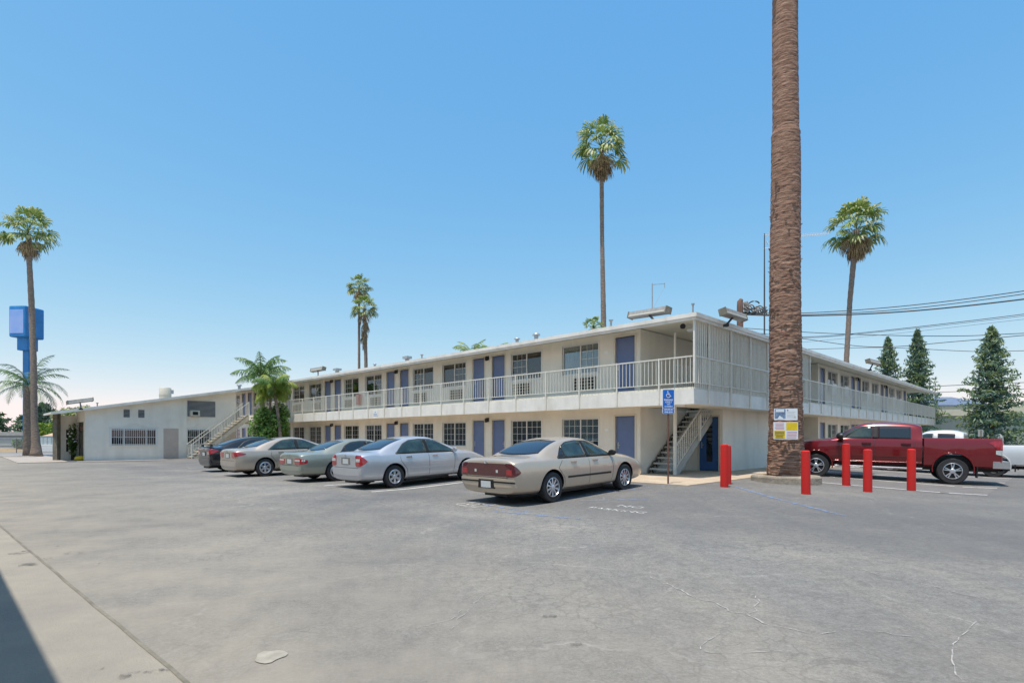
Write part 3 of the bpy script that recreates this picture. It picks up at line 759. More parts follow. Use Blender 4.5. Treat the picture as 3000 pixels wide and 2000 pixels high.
# barred window and its reflected-light arc, grey door, small vents, louvre with box air conditioner
def solve_b(u, a=YL):
    r = (u - 1500) / F; return a * (1 + r) / (1 - r)
def barred(u0, u1, z0, z1, d=0.0, splits=()):
    s0, s1 = solve_b(u0), solve_b(u1); f = MB()
    f.box(*TL(s0 - .12, s1 + .12, d - .05, d - .001, z1, z1 + .08)); f.box(*TL(s0 - .12, s1 + .12, d - .07, d - .001, z0 - .09, z0))
    f.box(*TL(s0 - .12, s0, d - .05, d - .001, z0, z1)); f.box(*TL(s1, s1 + .12, d - .05, d - .001, z0, z1))
    for s in [s0 + (s1 - s0) * k for k in splits]: f.box(*TL(s - .03, s + .03, d - .045, d - .002, z0, z1))
    fo = f.build('window', M['whiteframe'], motel)
    p_ = MB(); p_.box(*TL(s0, s1, d - .012, d - .004, z0, z1)); p_.build('pane', M['carglass'], fo)
    b_ = MB(); n_ = int((s1 - s0) / .11)
    for k in range(1, n_):
        s = s0 + (s1 - s0) * k / n_; b_.box(*TL(s - .008, s + .008, d - .10, d - .084, z0 + .0, z1 + .0))
    for z in (z0 + .05, z1 - .05, (z0 + z1) / 2): b_.box(*TL(s0 - .06, s1 + .06, d - .105, d - .081, z - .012, z + .012))
    b_.build('window_bars', M['whiteframe'], fo)
    # arc of reflected light imitated by a thin moulding over the head
    light_arc = MB(); pts = []
    for i in range(17):
        t = i / 16; pts.append((s0 - .15 + (s1 - s0 + .3) * t, YL + d - .012, z1 + .10 + .26 * math.exp(-((t - .5) / .17) ** 2)))
    light_arc.tube(pts, .022, 6); light_arc.build('raised_strip', M['stucco_white'], fo)
barred(327, 455, 0.98, 1.98, 0.0, (.27, .78)); barred(551, 618, 0.98, 1.98, .12, (.5,))
f = MB(); s0, s1 = solve_b(479), solve_b(523); f.box(*TL(s0, s1, -.012, .0, .02, 2.05)); f.build('door', M['doorgrey'], motel)
for u0, u1 in ((362, 380), (405, 423)):
    f = MB(); s0, s1 = solve_b(u0), solve_b(u1); f.box(*TL(s0, s1, -.006, 0, 2.72, 3.22), 1)
    for k in range(6): f.box(*TL(s0, s1, -.035, -.006, 2.73 + k * .083, 2.77 + k * .083), 0)
    f.build('vent', [M['louvre'], M['dark']], motel)
f = MB(); s0, s1 = solve_b(551), solve_b(632); f.box(*TL(s0, s1, .106, .12, 2.87, 3.95), 1)
for k in range(13): f.box(*TL(s0, s1, .07, .106, 2.88 + k * .083, 2.93 + k * .083), 0)
lv = f.build('louvre', [M['louvre'], M['dark']], motel)
f = MB(); s0, s1 = solve_b(556), solve_b(583); f.box(*TL(s0, s1, -.22, .068, 2.90, 3.28), 0); f.box(*TL(s0 + .12, s1 - .12, -.235, -.222, 2.98, 3.20), 1)
f.build('air_conditioner', [M['acgrill'], M['dark']], motel)
# entrance recess in the side wall: framed glass and dark inside
f = MB(); f.box(6.6, 6.7, 42.9, 45.3, 0, 2.42, 1); f.box(5.78, 5.84, 42.95, 43.05, 0, 2.4, 0); f.box(5.78, 5.84, 44.05, 44.15, 0, 2.4, 0); f.box(5.78, 5.84, 45.2, 45.29, 0, 2.4, 0); f.box(5.77, 5.85, 42.95, 45.29, 1.92, 2.12, 2); f.box(5.13, 5.24, 45.27, 45.299, .55, 1.95, 1)
f.build('entrance', [M['seam'], M['dark'], M['rust']], motel)

# ---- far stairs, climbing along x in front of the low wall
def stairs(x0, x1, ya, yb, z0, z1, n, mt, dark_side=None):
    st = MB(); dx = (x1 - x0) / n; dz = (z1 - z0) / n; L_ = Vector((x1 - x0, 0, z1 - z0)); dn = L_.normalized(); up = Vector((-dn.z, 0, dn.x))
    for k in range(n):
        st.box(x0 + k * dx - .03, x0 + (k + 1) * dx + .0, ya + .05, yb - .05, z0 + (k + 1) * dz - .06, z0 + (k + 1) * dz)
    c = Vector(((x0 + x1) / 2, 0, (z0 + z1) / 2)) + up * -.10
    for y in (ya + .022, yb - .022): st.obox(c + Vector((0, y, 0)), dn, Vector((0, 1, 0)), up, L_.length / 2, .022, .12)
    so_ = st.build('stairs', M[mt], motel)
    return so_, dn, up
def stair_rail(x0, x1, y, z0, z1, n, h=.9, mid=False, parent=None, r=.011):
    m_ = MB(); L_ = Vector((x1 - x0, 0, z1 - z0)); dn = L_.normalized(); up = Vector((0, 0, 1)); c = Vector(((x0 + x1) / 2, y, (z0 + z1) / 2)); nn = Vector((-dn.z, 0, dn.x)); Y = Vector((0, 1, 0))
    m_.obox(c + up * h, dn, Y, nn, L_.length / 2, .022, .018); m_.obox(c + up * .12, dn, Y, nn, L_.length / 2, .014, .012)
    if mid: m_.obox(c + up * .55, dn, Y, nn, L_.length / 2, .014, .012)
    for k in range(n):
        t = (k + .5) / n; x = x0 + (x1 - x0) * t; z = z0 + (z1 - z0) * t; m_.box(x - r, x + r, y - r, y + r, z + .12, z + h)
    return m_.build('railing', M['rail'], parent or motel)
fst, _, _ = stairs(11.15, 14.75, 40.75, 41.9, .02, 3.0, 17, 'stairtan'); fst['label'] = 'far stairs against the low white wall'
for y in (40.76, 41.88):
    stair_rail(11.1, 14.7, y, .1, 3.0, 22, parent=fst)
for x, z0, z1 in ((11.1, 0, 1.05), (12.9, 1.35, 2.45), (14.7, 2.9, 3.95)):
    p_ = MB(); p_.box(x - .03, x + .03, 40.73, 40.79, z0, z1); p_.build('post', M['rail'], fst)
bay((14.75, 39.97, 0), (15.85, 39.97, 0), n=8); bay((14.72, 42.0, 0), (14.72, 44.4, 0), n=14)

# ---- corner stairs
cst, _, _ = stairs(17.45, 21.3, 9.62, 10.60, ZF, ZU, 15, 'stair'); cst['label'] = 'near stairs under the balcony corner'
sw_ = MB(); n = 15
for k in range(n):                       # open saw-tooth brackets on the wall side, near black
    x = 17.45 + 3.85 * k / n; z = ZF + 2.83 * k / n
    sw_.obox((x + .02, 10.575, z + .10), Vector((.5, 0, .86)), Vector((0, 1, 0)), Vector((-.86, 0, .5)), .17, .025, .035)
    sw_.obox((x + .17, 10.575, z + .10), Vector((-.5, 0, .86)), Vector((0, 1, 0)), Vector((-.86, 0, -.5)), .15, .025, .03)
sw_.build('tread_bracket', mat('bracket_dark', (.055, .05, .045), .8), cst)
stair_rail(17.5, 21.25, 9.60, ZF + .05, ZU, 26, h=.88, parent=cst, r=.010)
for x, z0, z1, r in ((17.42, ZF, 2.5, .045), (19.2, ZF + 1.15, ZF + 2.1, .04), (20.9, 2.4, 2.5, .03)):
    p_ = MB(); p_.box(x - r, x + r, 9.56 - r, 9.56 + r, z0, z1); p_.build('post', M['rail'], cst)
post(17.42, 9.56, ZU, 5.02, .03)
bay((17.45, 9.50, 0), (21.3, 9.50, 0), n=26)

# ---- rooftop bits that belong to the roof
def vent(u, v, Y, r, h, kind):
    w_ = at(u, v, Y); loc = Matrix.Rotation(-PI / 4, 4, 'Z') @ w_; m_ = MB()
    r *= (.62 if kind == 'elbow' else 1)
    if kind == 'dome': m_.lathe([(0.0, h), (r * .8, h * .85), (r, h * .5), (r, h * .3), (r * .55, h * .28), (r * .55, -.9), (0, -.9)], 14, c=loc)
    elif kind == 'elbow': m_.box(loc.x - r, loc.x + r, loc.y - r * 1.3, loc.y + r * 1.3, loc.z, loc.z + h); m_.box(loc.x - r * .5, loc.x + r * .5, loc.y - r * .5, loc.y + r * .5, loc.z - .9, loc.z + .002)
    else: m_.lathe([(0, h), (r * 2.2, h - .02), (r * 2.0, h - .06), (r, h - .10), (r, -1.0), (0, -1.0)], 12, c=loc)
    o = m_.build('vent', M['steel'], roof, smooth=True); return o
vent(1571, 986, 27, .19, .18, 'dome'); vent(1515, 996, 29, .16, .12, 'dome'); vent(1193, 1051, 37, .32, .16, 'elbow'); vent(988, 1085, 44, .36, .15, 'elbow')
vent(1098, 1068, 40, .14, .08, 'dome'); vent(828, 1117, 52, .32, .2, 'elbow'); vent(797, 1121, 54, .25, .2, 'dome'); vent(701, 1132, 57, .25, .24, 'dome'); vent(2030, 912, 20, .028, .30, 'pipe')
vent(285, 1188, 52, .05, .3, 'pipe'); vent(1790, 945, 26, .05, .15, 'pipe'); vent(1236, 1046, 38, .05, .2, 'pipe')

# ================================================================ rooftop things
def floodlight(u0, v0, u1, v1, Y0, Y1, label, arm):
    a, b = at(u0, v0, Y0), at(u1, v1, Y1); c = (a + b) / 2; d = (b - a); L_ = d.length / 2; d = d.normalized()
    t = empty('floodlight', tuple(arm), (0, 0, 0), label, 'light fixture', 'long lamp fixtures along the roof edges')
    up = Vector((0, 0, 1)); q = d.cross(up).normalized()
    if q.y > 0: q = -q
    uu = (q * -.25 + up).normalized(); q2 = uu.cross(d).normalized()
    m_ = MB(); o_ = Vector(arm); c0 = c - o_
    m_.obox(c0, d, q2, uu, L_, .11, .10, 0)
    m_.obox(c0 - uu * .05 + q2 * (.113 if q2.dot(q) > 0 else -.113), d, q2, uu, L_ * .96, .006, .022, 1)
    for s in (-1, 1): m_.obox(c0 + d * s * (L_ + .02), d, q2, uu, .02, .125, .115, 2)
    m_.build('lamp_housing', [M['lampbody'], M['acgrill'], M['seam']], t)
    m_ = MB(); m_.tube([c0 + Vector((0, 0, -.05)), c0 * .55 + Vector((0, 0, -.03)), (0, 0, 0)], .035, 8); m_.box(-.07, .07, -.07, .07, -.05, .03)
    m_.build('arm', M['black'], t)
floodlight(1848, 925, 1957, 908, 19.9, 18.1, 'long grey lamp fixture above the balcony corner, largest on the left eave', at(1920, 941, 18.3))
floodlight(2118, 913, 2178, 932, 17.6, 18.9, 'tilted grey lamp fixture on the right eave between roof corner and palm trunk', at(2127, 952, 17.8))
floodlight(198, 1179, 270, 1170, 33.5, 34.6, 'grey lamp fixture on the roof of the far low end', at(237, 1197, 33.3))
floodlight(915, 1085, 949, 1079, 35.6, 34.2, 'small grey lamp fixture halfway along the left roof edge', at(932, 1102, 34.6))
floodlight(2543, 1057, 2573, 1064, 30.0, 31.6, 'small grey lamp fixture on the right roof edge in front of a conifer', at(2548, 1083, 30.5))
t = empty('evaporative_cooler', tuple(at(484, 1163, 38.0)), (0, 0, PI / 4), 'white round drum cooler on the low roof', 'cooler')
m_ = MB(); m_.lathe([(0, -.5), (.34, -.5), (.36, 0), (.36, .60), (.33, .64), (0, .66)], 24); m_.lathe([(.37, .1), (.372, .14), (.37, .18)], 24); m_.build('drum', M['acgrill'], t, smooth=True)
m_ = MB(); m_.box(.3, .48, -.12, .12, .25, .5); m_.build('pump_box', M['steel'], t)
t = empty('antenna', tuple(at(1911, 940, 20)), (0, 0, 0), 'white mast with a short crossbar on the roof near the corner', 'antenna')
m_ = MB(); m_.tube([(0, 0, -.3), (0, 0, 1.34)], .022, 6); m_.tube([(0, 0, 1.30), (.44, 0, 1.33)], .014, 6); m_.tube([(.44, 0, 1.36), (.44, 0, 1.18)], .012, 6); m_.tube([(.40, 0, 1.15), (.03, 0, .45)], .006, 5); m_.build('mast', M['steel'], t)
# ================================================================ vehicles (local: x forward from the rear axle, y left, z up)
def lerp(a, b, t): return a + (b - a) * t
def ip(pts, x):
    if x <= pts[0][0]: return pts[0][1]
    for (x0, y0), (x1, y1) in zip(pts, pts[1:]):
        if x <= x1: return lerp(y0, y1, (x - x0) / (x1 - x0))
    return pts[-1][1]

def loft(stations, creases=(5,), cr=0.45, levels=2):
    """stations: (x, zb, zs, w, zt, wt[, end crease]) -> smooth closed body mesh data"""
    bm = bmesh.new(); rings = []
    for st in stations:
        x, zb, zs, w_, zt, wt = st[:6]
        half = [(0, zb), (.80 * w_, zb), (.965 * w_, zb + .09), (w_, zb + (zs - zb) * .55), (.99 * w_, zs - (zs - zb) * .16), (.945 * w_, zs),
                (lerp(.945 * w_, wt, .52), lerp(zs, zt - .05, .5)), (wt, zt - .05), (.80 * wt, zt - .016), (0, zt)]
        ring = [bm.verts.new((x, -y, z)) for y, z in half] + [bm.verts.new((x, y, z)) for y, z in half[-2:0:-1]]
        rings.append(ring)
    n = len(rings[0]); cl = bm.edges.layers.float.new('crease_edge')
    for r0, r1 in zip(rings, rings[1:]):
        for j in range(n): bm.faces.new((r0[j], r0[(j + 1) % n], r1[(j + 1) % n], r1[j]))
    bm.faces.new(rings[0]); bm.faces.new(list(reversed(rings[-1])))
    bm.edges.ensure_lookup_table()
    for i, (r0, r1) in enumerate(zip(rings, rings[1:])):
        for j in creases:
            for k in (j, (n - j) % n):
                e = bm.edges.get((r0[k], r1[k]))
                if e: e[cl] = cr
    for i, st in enumerate(stations):
        if len(st) > 6:
            for j in range(n):
                e = bm.edges.get((rings[i][j], rings[i][(j + 1) % n]))
                if e: e[cl] = st[6]
    bmesh.ops.recalc_face_normals(bm, faces=bm.faces)
    me = bpy.data.meshes.new('b'); bm.to_mesh(me); bm.free()
    o = bpy.data.objects.new('b', me); COL.objects.link(o)
    s = o.modifiers.new('s', 'SUBSURF'); s.levels = levels; s.render_levels = levels
    return o

def bake(o, name):
    bpy.context.view_layer.update()
    me = bpy.data.meshes.new_from_object(o.evaluated_get(bpy.context.evaluated_depsgraph_get()))
    old = o.data; o.modifiers.clear(); o.data = me; me.name = name; o.name = name
    if old.users == 0: bpy.data.meshes.remove(old)
    return o

def bvh_of(o):
    me = o.data; return BVHTree.FromPolygons([v.co for v in me.vertices], [tuple(p.vertices) for p in me.polygons])

def cut(o, cutters, solver='EXACT'):
    for c in cutters:
        c.parent = o.parent
        b = o.modifiers.new('c', 'BOOLEAN'); b.operation = 'DIFFERENCE'; b.object = c; b.solver = solver
    bake(o, o.name)
    for c in cutters: bpy.data.objects.remove(c)

def tmp(mb):
    return mb.build('cutter', M['black'])

class Patcher:
    def __init__(s, o): s.b = bvh_of(o)
    def hit(s, p, d):
        h = s.b.ray_cast(Vector(p) - d * 6, d, 12); return h[0], h[1]
    def patch(s, lo, hi, d, ua, n=16, m=6, off=.004, thick=.012, base=(0, 0, 0)):
        """lo, hi: functions or lists of (u, z); surface patch seen along d, as a thin closed shell"""
        d = Vector(d).normalized(); ua = Vector(ua); vs = []; ok = True
        u0, u1 = lo[0][0], lo[-1][0]
        for i in range(n + 1):
            t = i / n; ua_ = lerp(u0, u1, t); ub_ = lerp(hi[0][0], hi[-1][0], t)
            za, zb = ip(lo, ua_) if u1 > u0 else ip(lo[::-1], ua_), ip(hi, ub_) if hi[-1][0] > hi[0][0] else ip(hi[::-1], ub_)
            for j in range(m + 1):
                k = j / m; p = Vector(base) + ua * lerp(ua_, ub_, k) + Vector((0, 0, lerp(za, zb, k)))
                h, nn = s.hit(p, d)
                if h is None: h = vs[-1] if vs else p; nn = -d
                else: h = h + nn * off if nn.dot(d) < 0 else h - nn * off
                vs.append(h)
        mb = MB(); N_ = m + 1; K = len(vs)
        fs = [(i * N_ + j, (i + 1) * N_ + j, (i + 1) * N_ + j + 1, i * N_ + j + 1) for i in range(n) for j in range(m)]
        back = [v + d * thick for v in vs]
        fb = [tuple(K + q for q in reversed(f)) for f in fs]
        rim = []
        bd = [i * N_ for i in range(n + 1)] + [n * N_ + j for j in range(1, N_)] + [i * N_ + m for i in range(n - 1, -1, -1)] + [j for j in range(m - 1, 0, -1)]
        for a, b in zip(bd, bd[1:] + bd[:1]): rim.append((a, b, b + K, a + K))
        mb.add(vs + back, fs + fb + rim); return mb
    def line(s, pts, d, ua, w_=.007, off=.0015, base=(0, 0, 0), step=.06):
        """thin dark seam drawn on the surface through (u, z) points"""
        d = Vector(d).normalized(); ua = Vector(ua); P = []
        for (u0, z0), (u1, z1) in zip(pts, pts[1:]):
            k = max(1, int(math.hypot(u1 - u0, z1 - z0) / step))
            for i in range(k + (1 if (u1, z1) == pts[-1] else 0)):
                t = i / k; P.append((lerp(u0, u1, t), lerp(z0, z1, t)))
        if P[-1] != pts[-1]: P.append(pts[-1])
        mb = MB(); vs = []
        for i, (u, z) in enumerate(P):
            a, b = P[max(0, i - 1)], P[min(len(P) - 1, i + 1)]; tx, tz = b[0] - a[0], b[1] - a[1]; l = math.hypot(tx, tz) or 1
            for sgn in (-1, 1):
                p = Vector(base) + ua * (u - sgn * tz / l * w_ / 2) + Vector((0, 0, z + sgn * tx / l * w_ / 2))
                h, nn = s.hit(p, d)
                if h is None: h = vs[-1] if vs else p; nn = -d
                vs.append(h + (nn if nn.dot(d) < 0 else -nn) * off)
        mb.add(vs, [(2 * i, 2 * i + 1, 2 * i + 3, 2 * i + 2) for i in range(len(P) - 1)]); return mb

def merge(mbs):
    o = MB()
    for m_ in mbs: o.add(m_.v, m_.f)
    return o

def wheel(parent, x, y, R, rr, width, spokes, style, name='wheel'):
    s = 1 if y > 0 else -1
    e = MB()
    yo = y + s * width * .5; yi = y - s * width * .5; Z = R
    t = MB(); prof_ = [(rr * .98, 0), (rr + .012, -.004), (R - .03, .004), (R - .008, -.012), (R, -.035), (R, -width + .035), (R - .01, -width + .01), (rr, -width), (rr * .98, -width)]
    t.lathe([(r, yo + s * h) for r, h in prof_], 40, 'y', (x, 0, Z), caps=False)
    wd = MB(); n = 40
    # rim barrel and lip
    wd.lathe([(rr, yo - s * .0), (rr * .955, yo + s * .006), (rr * .91, yo - s * .012), (rr * .89, yo - s * .09)], n, 'y', (x, 0, Z), 0, caps=False)
    wd.lathe([(rr * .90, yo - s * .085), (0.0, yo - s * .09)], n, 'y', (x, 0, Z), 1, caps=False)
    # spokes
    for k in range(spokes):
        th = 2 * PI * k / spokes + (PI / 2 if style != 'pair' else PI / 2)
        offs = (0,) if style != 'pair' else (-.17, .17)
        for of in offs:
            d = Vector((math.cos(th + of * .35), 0, math.sin(th + of * .35))); q = Vector((-d.z, 0, d.x)); d2 = Vector((math.cos(th + of), 0, math.sin(th + of)))
            w0, w1 = {'cap': (.055, .075), 'fan': (.030, .042), 'pair': (.026, .026), 'wide': (.060, .070)}[style]
            a = Vector((x, 0, Z)) + d * rr * .22; b = Vector((x, 0, Z)) + d2 * rr * .92
            P = []
            for pt, w_, yy in ((a, w0 * rr / .2, .012), (b, w1 * rr / .2, .020)):
                for sg in (-1, 1):
                    P += [pt + q * sg * w_ / 2 + Vector((0, yo - s * yy, 0)), pt + q * sg * w_ / 2 + Vector((0, yo - s * (yy + .03), 0))]
            wd.add(P, [(0, 2, 6, 4), (1, 5, 7, 3), (0, 4, 5, 1), (2, 3, 7, 6), (0, 1, 3, 2), (4, 6, 7, 5)])
    wd.lathe([(rr * .30, yo - s * .03), (rr * .30, yo - s * .008), (rr * .24, yo + s * .004), (0, yo + s * .008)], 20, 'y', (x, 0, Z), 0)
    if style in ('cap', 'wide'): wd.lathe([(rr * .97, yo - s * .028), (rr * .80, yo - s * .018), (rr * .76, yo - s * .03)], n, 'y', (x, 0, Z), 0, caps=False)
    w_ = wd.build(name, [M['alloy'], M['black']], parent, smooth=True)
    t.build('tyre', M['tyre'], w_, smooth=True)
    return w_

def mirror_part(parent, x, y, z, mt, big=1.0):
    s = 1 if y > 0 else -1; m_ = MB()
    prof_ = []
    bm = bmesh.new(); bmesh.ops.create_uvsphere(bm, u_segments=16, v_segments=10, radius=1)
    vs = []
    for v in bm.verts:
        c = v.co; vs.append((x + max(c.x, -.35) * .085 * big, y + s * (.10 * big + c.y * .105 * big), z + c.z * .072 * big))
    m_.add(vs, [tuple(v.index for v in f.verts) for f in bm.faces]); bm.free()
    m_.box(x - .02, x + .05, min(y - s * .06, y + s * .05), max(y - s * .06, y + s * .05), z - .055, z - .015)
    return m_.build('side_mirror', mt, parent, smooth=True)

def sedan(name, label, place, heading, c, pitch=0.0):
    root = empty(name, tuple(place), (0, 0, 0), label, 'car', 'cars parked nose in towards the motel')
    root.rotation_euler = (Matrix.Rotation(heading, 3, 'Z') @ Matrix.Rotation(-pitch, 3, 'Y')).to_euler()
    W_, belt, dz, hz, rf_ = c['w'], c['belt'], c['deck'], c['hood'], c['roof']
    xr, rwb, rwt, wst, cowl, xf, wb = c['xr'], c['rwb'], c['rwt'], c['wst'], c['cowl'], c['xf'], c['wb']
    zb = .19
    S = [(xr, .32, dz - .17, .87 * W_, dz - .075, .72 * W_, .60), (xr + .025, .26, dz - .12, .93 * W_, dz - .02, .76 * W_, .35), (xr + .16, .23, dz - .085, .972 * W_, dz + .004, .79 * W_),
         (xr + .45, .21, dz - .07, .99 * W_, dz + .008, .80 * W_), (rwb - .03, .20, belt + .0, W_, dz + .012, .79 * W_, .2), (rwb + .10, .20, belt, W_, lerp(dz, rf_, .17) + .02, .765 * W_),
         (lerp(rwb, rwt, .55), zb, belt, W_, lerp(dz, rf_, .62) + .01, .69 * W_), (rwt, zb, belt - .005, W_, rf_ - .035, .635 * W_, .12), (rwt + .28, zb, belt - .01, W_, rf_ - .006, .64 * W_),
         (lerp(rwt, wst, .6), zb, belt - .02, W_, rf_, .655 * W_), (wst - .10, zb, belt - .03, W_, rf_ - .022, .65 * W_), (wst + .06, zb, belt - .035, W_, rf_ - .06, .65 * W_, .12),
         (lerp(wst, cowl, .6), zb, belt - .045, W_, lerp(rf_, hz, .62), .735 * W_), (cowl - .03, zb, belt - .055, W_, hz + .035, .80 * W_), (cowl + .10, zb, belt - .065, W_, hz + .0, .81 * W_, .15),
         (cowl + .45, zb, belt - .09, .99 * W_, hz - .035, .80 * W_), (xf - .42, .20, belt - .16, .975 * W_, hz - .12, .77 * W_), (xf - .18, .21, belt - .24, .93 * W_, hz - .20, .70 * W_),
         (xf - .05, .24, belt - .32, .87 * W_, hz - .26, .66 * W_, .3), (xf, .30, belt - .36, .78 * W_, hz - .33, .58 * W_, .45)]
    o = loft(S); bake(o, 'body'); o.parent = root
    P = Patcher(o); Rw = c['R']; R_ = Rw + .055
    cm_ = MB()
    for x in (0, wb):
        for s in (-1, 1):
            y0, y1 = sorted((s * (W_ - .27), s * (W_ + .2)))
            cm_.lathe([(R_, y0), (R_, y1)], 44, 'y', (x, 0, Rw + .01))
    cut(o, [tmp(cm_)])
    me = o.data; me.materials.clear(); me.materials.append(c['paint']); me.materials.append(M['black'])
    for p in me.polygons:
        ce = p.center; p.use_smooth = True; p.material_index = 0
        for x in (0, wb):
            if all(math.hypot(me.vertices[i].co.x - x, me.vertices[i].co.z - Rw - .01) < R_ + .006 for i in p.vertices): p.material_index = 1
        if ce.z < .205: p.material_index = 1
    me.set_sharp_from_angle(angle=math.radians(40))
    # front and rear bumper skins are their own parts, a little proud
    Y, X = Vector((0, 1, 0)), Vector((1, 0, 0))
    for s in (-1, 1): pass
    # glass
    lw_, uw_ = .69 * W_, .56 * W_
    g_ = P.patch([(-lw_, dz + .05), (-lw_ * .6, dz + .025), (0, dz + .015), (lw_ * .6, dz + .025), (lw_, dz + .05)], [(-uw_, rf_ - .085), (0, rf_ - .055), (uw_, rf_ - .085)], (1, 0, 0), Y, 18, 8)
    g_.build('rear_window', c.get('rglass', M['carglass_rear']), root, smooth='all')
    g_ = P.patch([(-.72 * W_, hz + .05), (0, hz + .03), (.72 * W_, hz + .05)], [(-.57 * W_, rf_ - .095), (0, rf_ - .07), (.57 * W_, rf_ - .095)], (-1, 0, 0), Y, 18, 8)
    g_.build('windshield', M['carglass'], root, smooth='all')
    top = [(rwt - c.get('qb', .42), belt + .03), (rwt - .12, rf_ - .24), (rwt + .14, rf_ - .135), (lerp(rwt, wst, .5), rf_ - .105), (wst - .02, rf_ - .135), (wst + .22, rf_ - .235), (cowl - .30, belt + .01)]
    def side_glass(xa, xb, s, mt, nm='side_window', m=6):
        n = 14; lo = []; hi = []
        for i in range(n + 1):
            x = lerp(xa, xb, i / n); lo.append((x, belt + .028 - .012 * (x - rwt))); hi.append((x, max(ip(top, x), belt + .03)))
        g = P.patch(lo, hi, (0, -s, 0), X, n, m, .005); return g.build(nm, mt, root, smooth='all')
    xb_ = c['bp']; q0 = rwt - c.get('qb', .42)
    sg = c.get('sglass', M['carglass_green'])
    for s in (-1, 1):
        # black surround first, the panes stand proud of it
        n = 26; lo = []; hi = []
        for i in range(n + 1):
            x = lerp(q0 - .03, cowl - .27, i / n); lo.append((x, belt + .010 - .012 * (x - rwt))); hi.append((x, max(ip(top, x) + .022, belt + .025)))
        P.patch(lo, hi, (0, -s, 0), X, n, 6, .0025).build('window_trim', M['black'], root, smooth='all')
        if c.get('quarter', 0):
            xq = c['quarter']; side_glass(q0 + .02, xq - .02, s, M['carglass'], 'quarter_window')
            side_glass(xq + .02, xb_ - .05, s, sg)
        else: side_glass(q0 + .02, xb_ - .05, s, sg)
        side_glass(xb_ + .05, cowl - .32, s, sg)
    # seams: doors, boot, bonnet
    for s in (-1, 1):
        ln = []
        dr = (0, -s, 0)
        b2 = belt - .0
        xr_d = c.get('rdoor', .42)
        ln.append(P.line([(q0 + .10, b2 - .02), (xr_d - .20, belt - .18), (xr_d, .52), (xr_d + .05, .28), (xb_, .255)], dr, X, .011))
        ln.append(P.line([(xb_, belt + .0), (xb_ + .01, .255)], dr, X, .011))
        ln.append(P.line([(cowl - .36, belt - .02), (wb - .52, .60), (wb - .56, .26), (xb_, .255)], dr, X, .011))
        merge(ln).build('door_seam', M['black'], root, fix=False)
        if c.get('raised_strip'):
            mt = c['raised_strip']
            g = P.patch([(xr_d + .12, .50), (wb - .62, .49)], [(xr_d + .12, .545), (wb - .62, .535)], dr, X, 14, 2, .009); g.build('side_moulding', mt, root, smooth=True)
        for hx in (q0 + c.get('h1', .42), xb_ + .13):
            h, nn = P.hit((hx + .09, 0, belt - .085), Vector(dr))
            if h:
                m_ = MB(); m_.box(hx, hx + .20, h.y - .012, h.y + .012, h.z - .022, h.z + .028, 1); m_.box(hx + .01, hx + .19, min(h.y, h.y + s * .028), max(h.y, h.y + s * .028), h.z + .0, h.z + .022, 0)
                m_.build('door_handle', [c.get('handle', c['paint']), c['paint']], root)
        h, nn = P.hit((cowl - .42, 0, belt + .0), Vector(dr))
        mirror_part(root, cowl - .40, h.y if h else s * W_ * .93, belt + .065, c.get('mirror', c['paint']))
    ln = [P.line([(-.70 * W_, dz - .30), (-.73 * W_, dz - .12), (-.735 * W_, dz - .03)], (1, 0, 0), Y, .010), P.line([(.70 * W_, dz - .30), (.73 * W_, dz - .12), (.735 * W_, dz - .03)], (1, 0, 0), Y, .010),
          P.line([(-.72 * W_, c.get('bz', .56)), (.72 * W_, c.get('bz', .56))], (1, 0, 0), Y, .012)]
    merge(ln).build('boot_seam', M['black'], root, fix=False)
    # bumper upper step
    g = P.patch([(-.90 * W_, .42), (0, .40), (.90 * W_, .42)], [(-.90 * W_, c.get('bz', .56) - .02), (0, c.get('bz', .56) - .02), (.90 * W_, c.get('bz', .56) - .02)], (1, 0, 0), Y, 24, 4, .018, .05)
    g.build('rear_bumper', c['paint'], root, smooth=True)
    if c.get('rubstrip'):
        P.patch([(-.90 * W_, .50), (.90 * W_, .50)], [(-.90 * W_, .535), (.90 * W_, .535)], (1, 0, 0), Y, 24, 1, .026, .03).build('rub_strip', c['rubstrip'], root, smooth=True)
    # lamps
    lz0, lz1 = c['lz']
    for s in (-1, 1):
        ua = Vector((.55, s * .835, 0)).normalized(); dd = Vector((.835, -s * .55, 0)).normalized()
        a0 = Vector((xr + .02, s * c['li'] * W_, 0)).dot(ua); a1 = Vector((xr + c['lo'], s * .955 * W_, 0)).dot(ua)
        lo_h, up_h = c.get('lshape', ((0, 0, 0), (0, 0, 0)))
        hl_ = lz1 - lz0; rd = c.get('lround', .28)
        def edge(hh, z, sg): return [(lerp(a0, a1, k / 10), z + ip([(0, hh[0]), (.5, hh[1]), (1, hh[2])], k / 10) + sg * hl_ * rd * (k / 10) ** 5 + sg * hl_ * .10 * max(0, 1 - k / 2) ** 2) for k in range(11)]
        g = P.patch(edge(lo_h, lz0, 1), edge(up_h, lz1, -1), dd, ua, 22, 6, .012, .03)
        lamp = g.build('tail_lamp', c.get('lampmat', M['lampred']), root, smooth=True)
        for (t0, t1, k0, k1, mt, nm) in c.get('lens', ()):
            q0_, q1_ = lerp(a0, a1, t0), lerp(a0, a1, t1)
            P.patch([(q0_, lerp(lz0, lz1, k0)), (q1_, lerp(lz0, lz1, k0))], [(q0_, lerp(lz0, lz1, k1)), (q1_, lerp(lz0, lz1, k1))], dd, ua, 6, 3, .014, .01).build(nm, mt, lamp, smooth=True)
        g = P.patch([(-s * .55 * W_ * -1 if False else s * .45 * W_, belt - .34), (s * .84 * W_, belt - .33)], [(s * .45 * W_, belt - .23), (s * .84 * W_, belt - .20)], (-1, 0, 0), Y, 8, 4, .006)
        g.build('head_lamp', M['lampclear'], root, smooth=True)
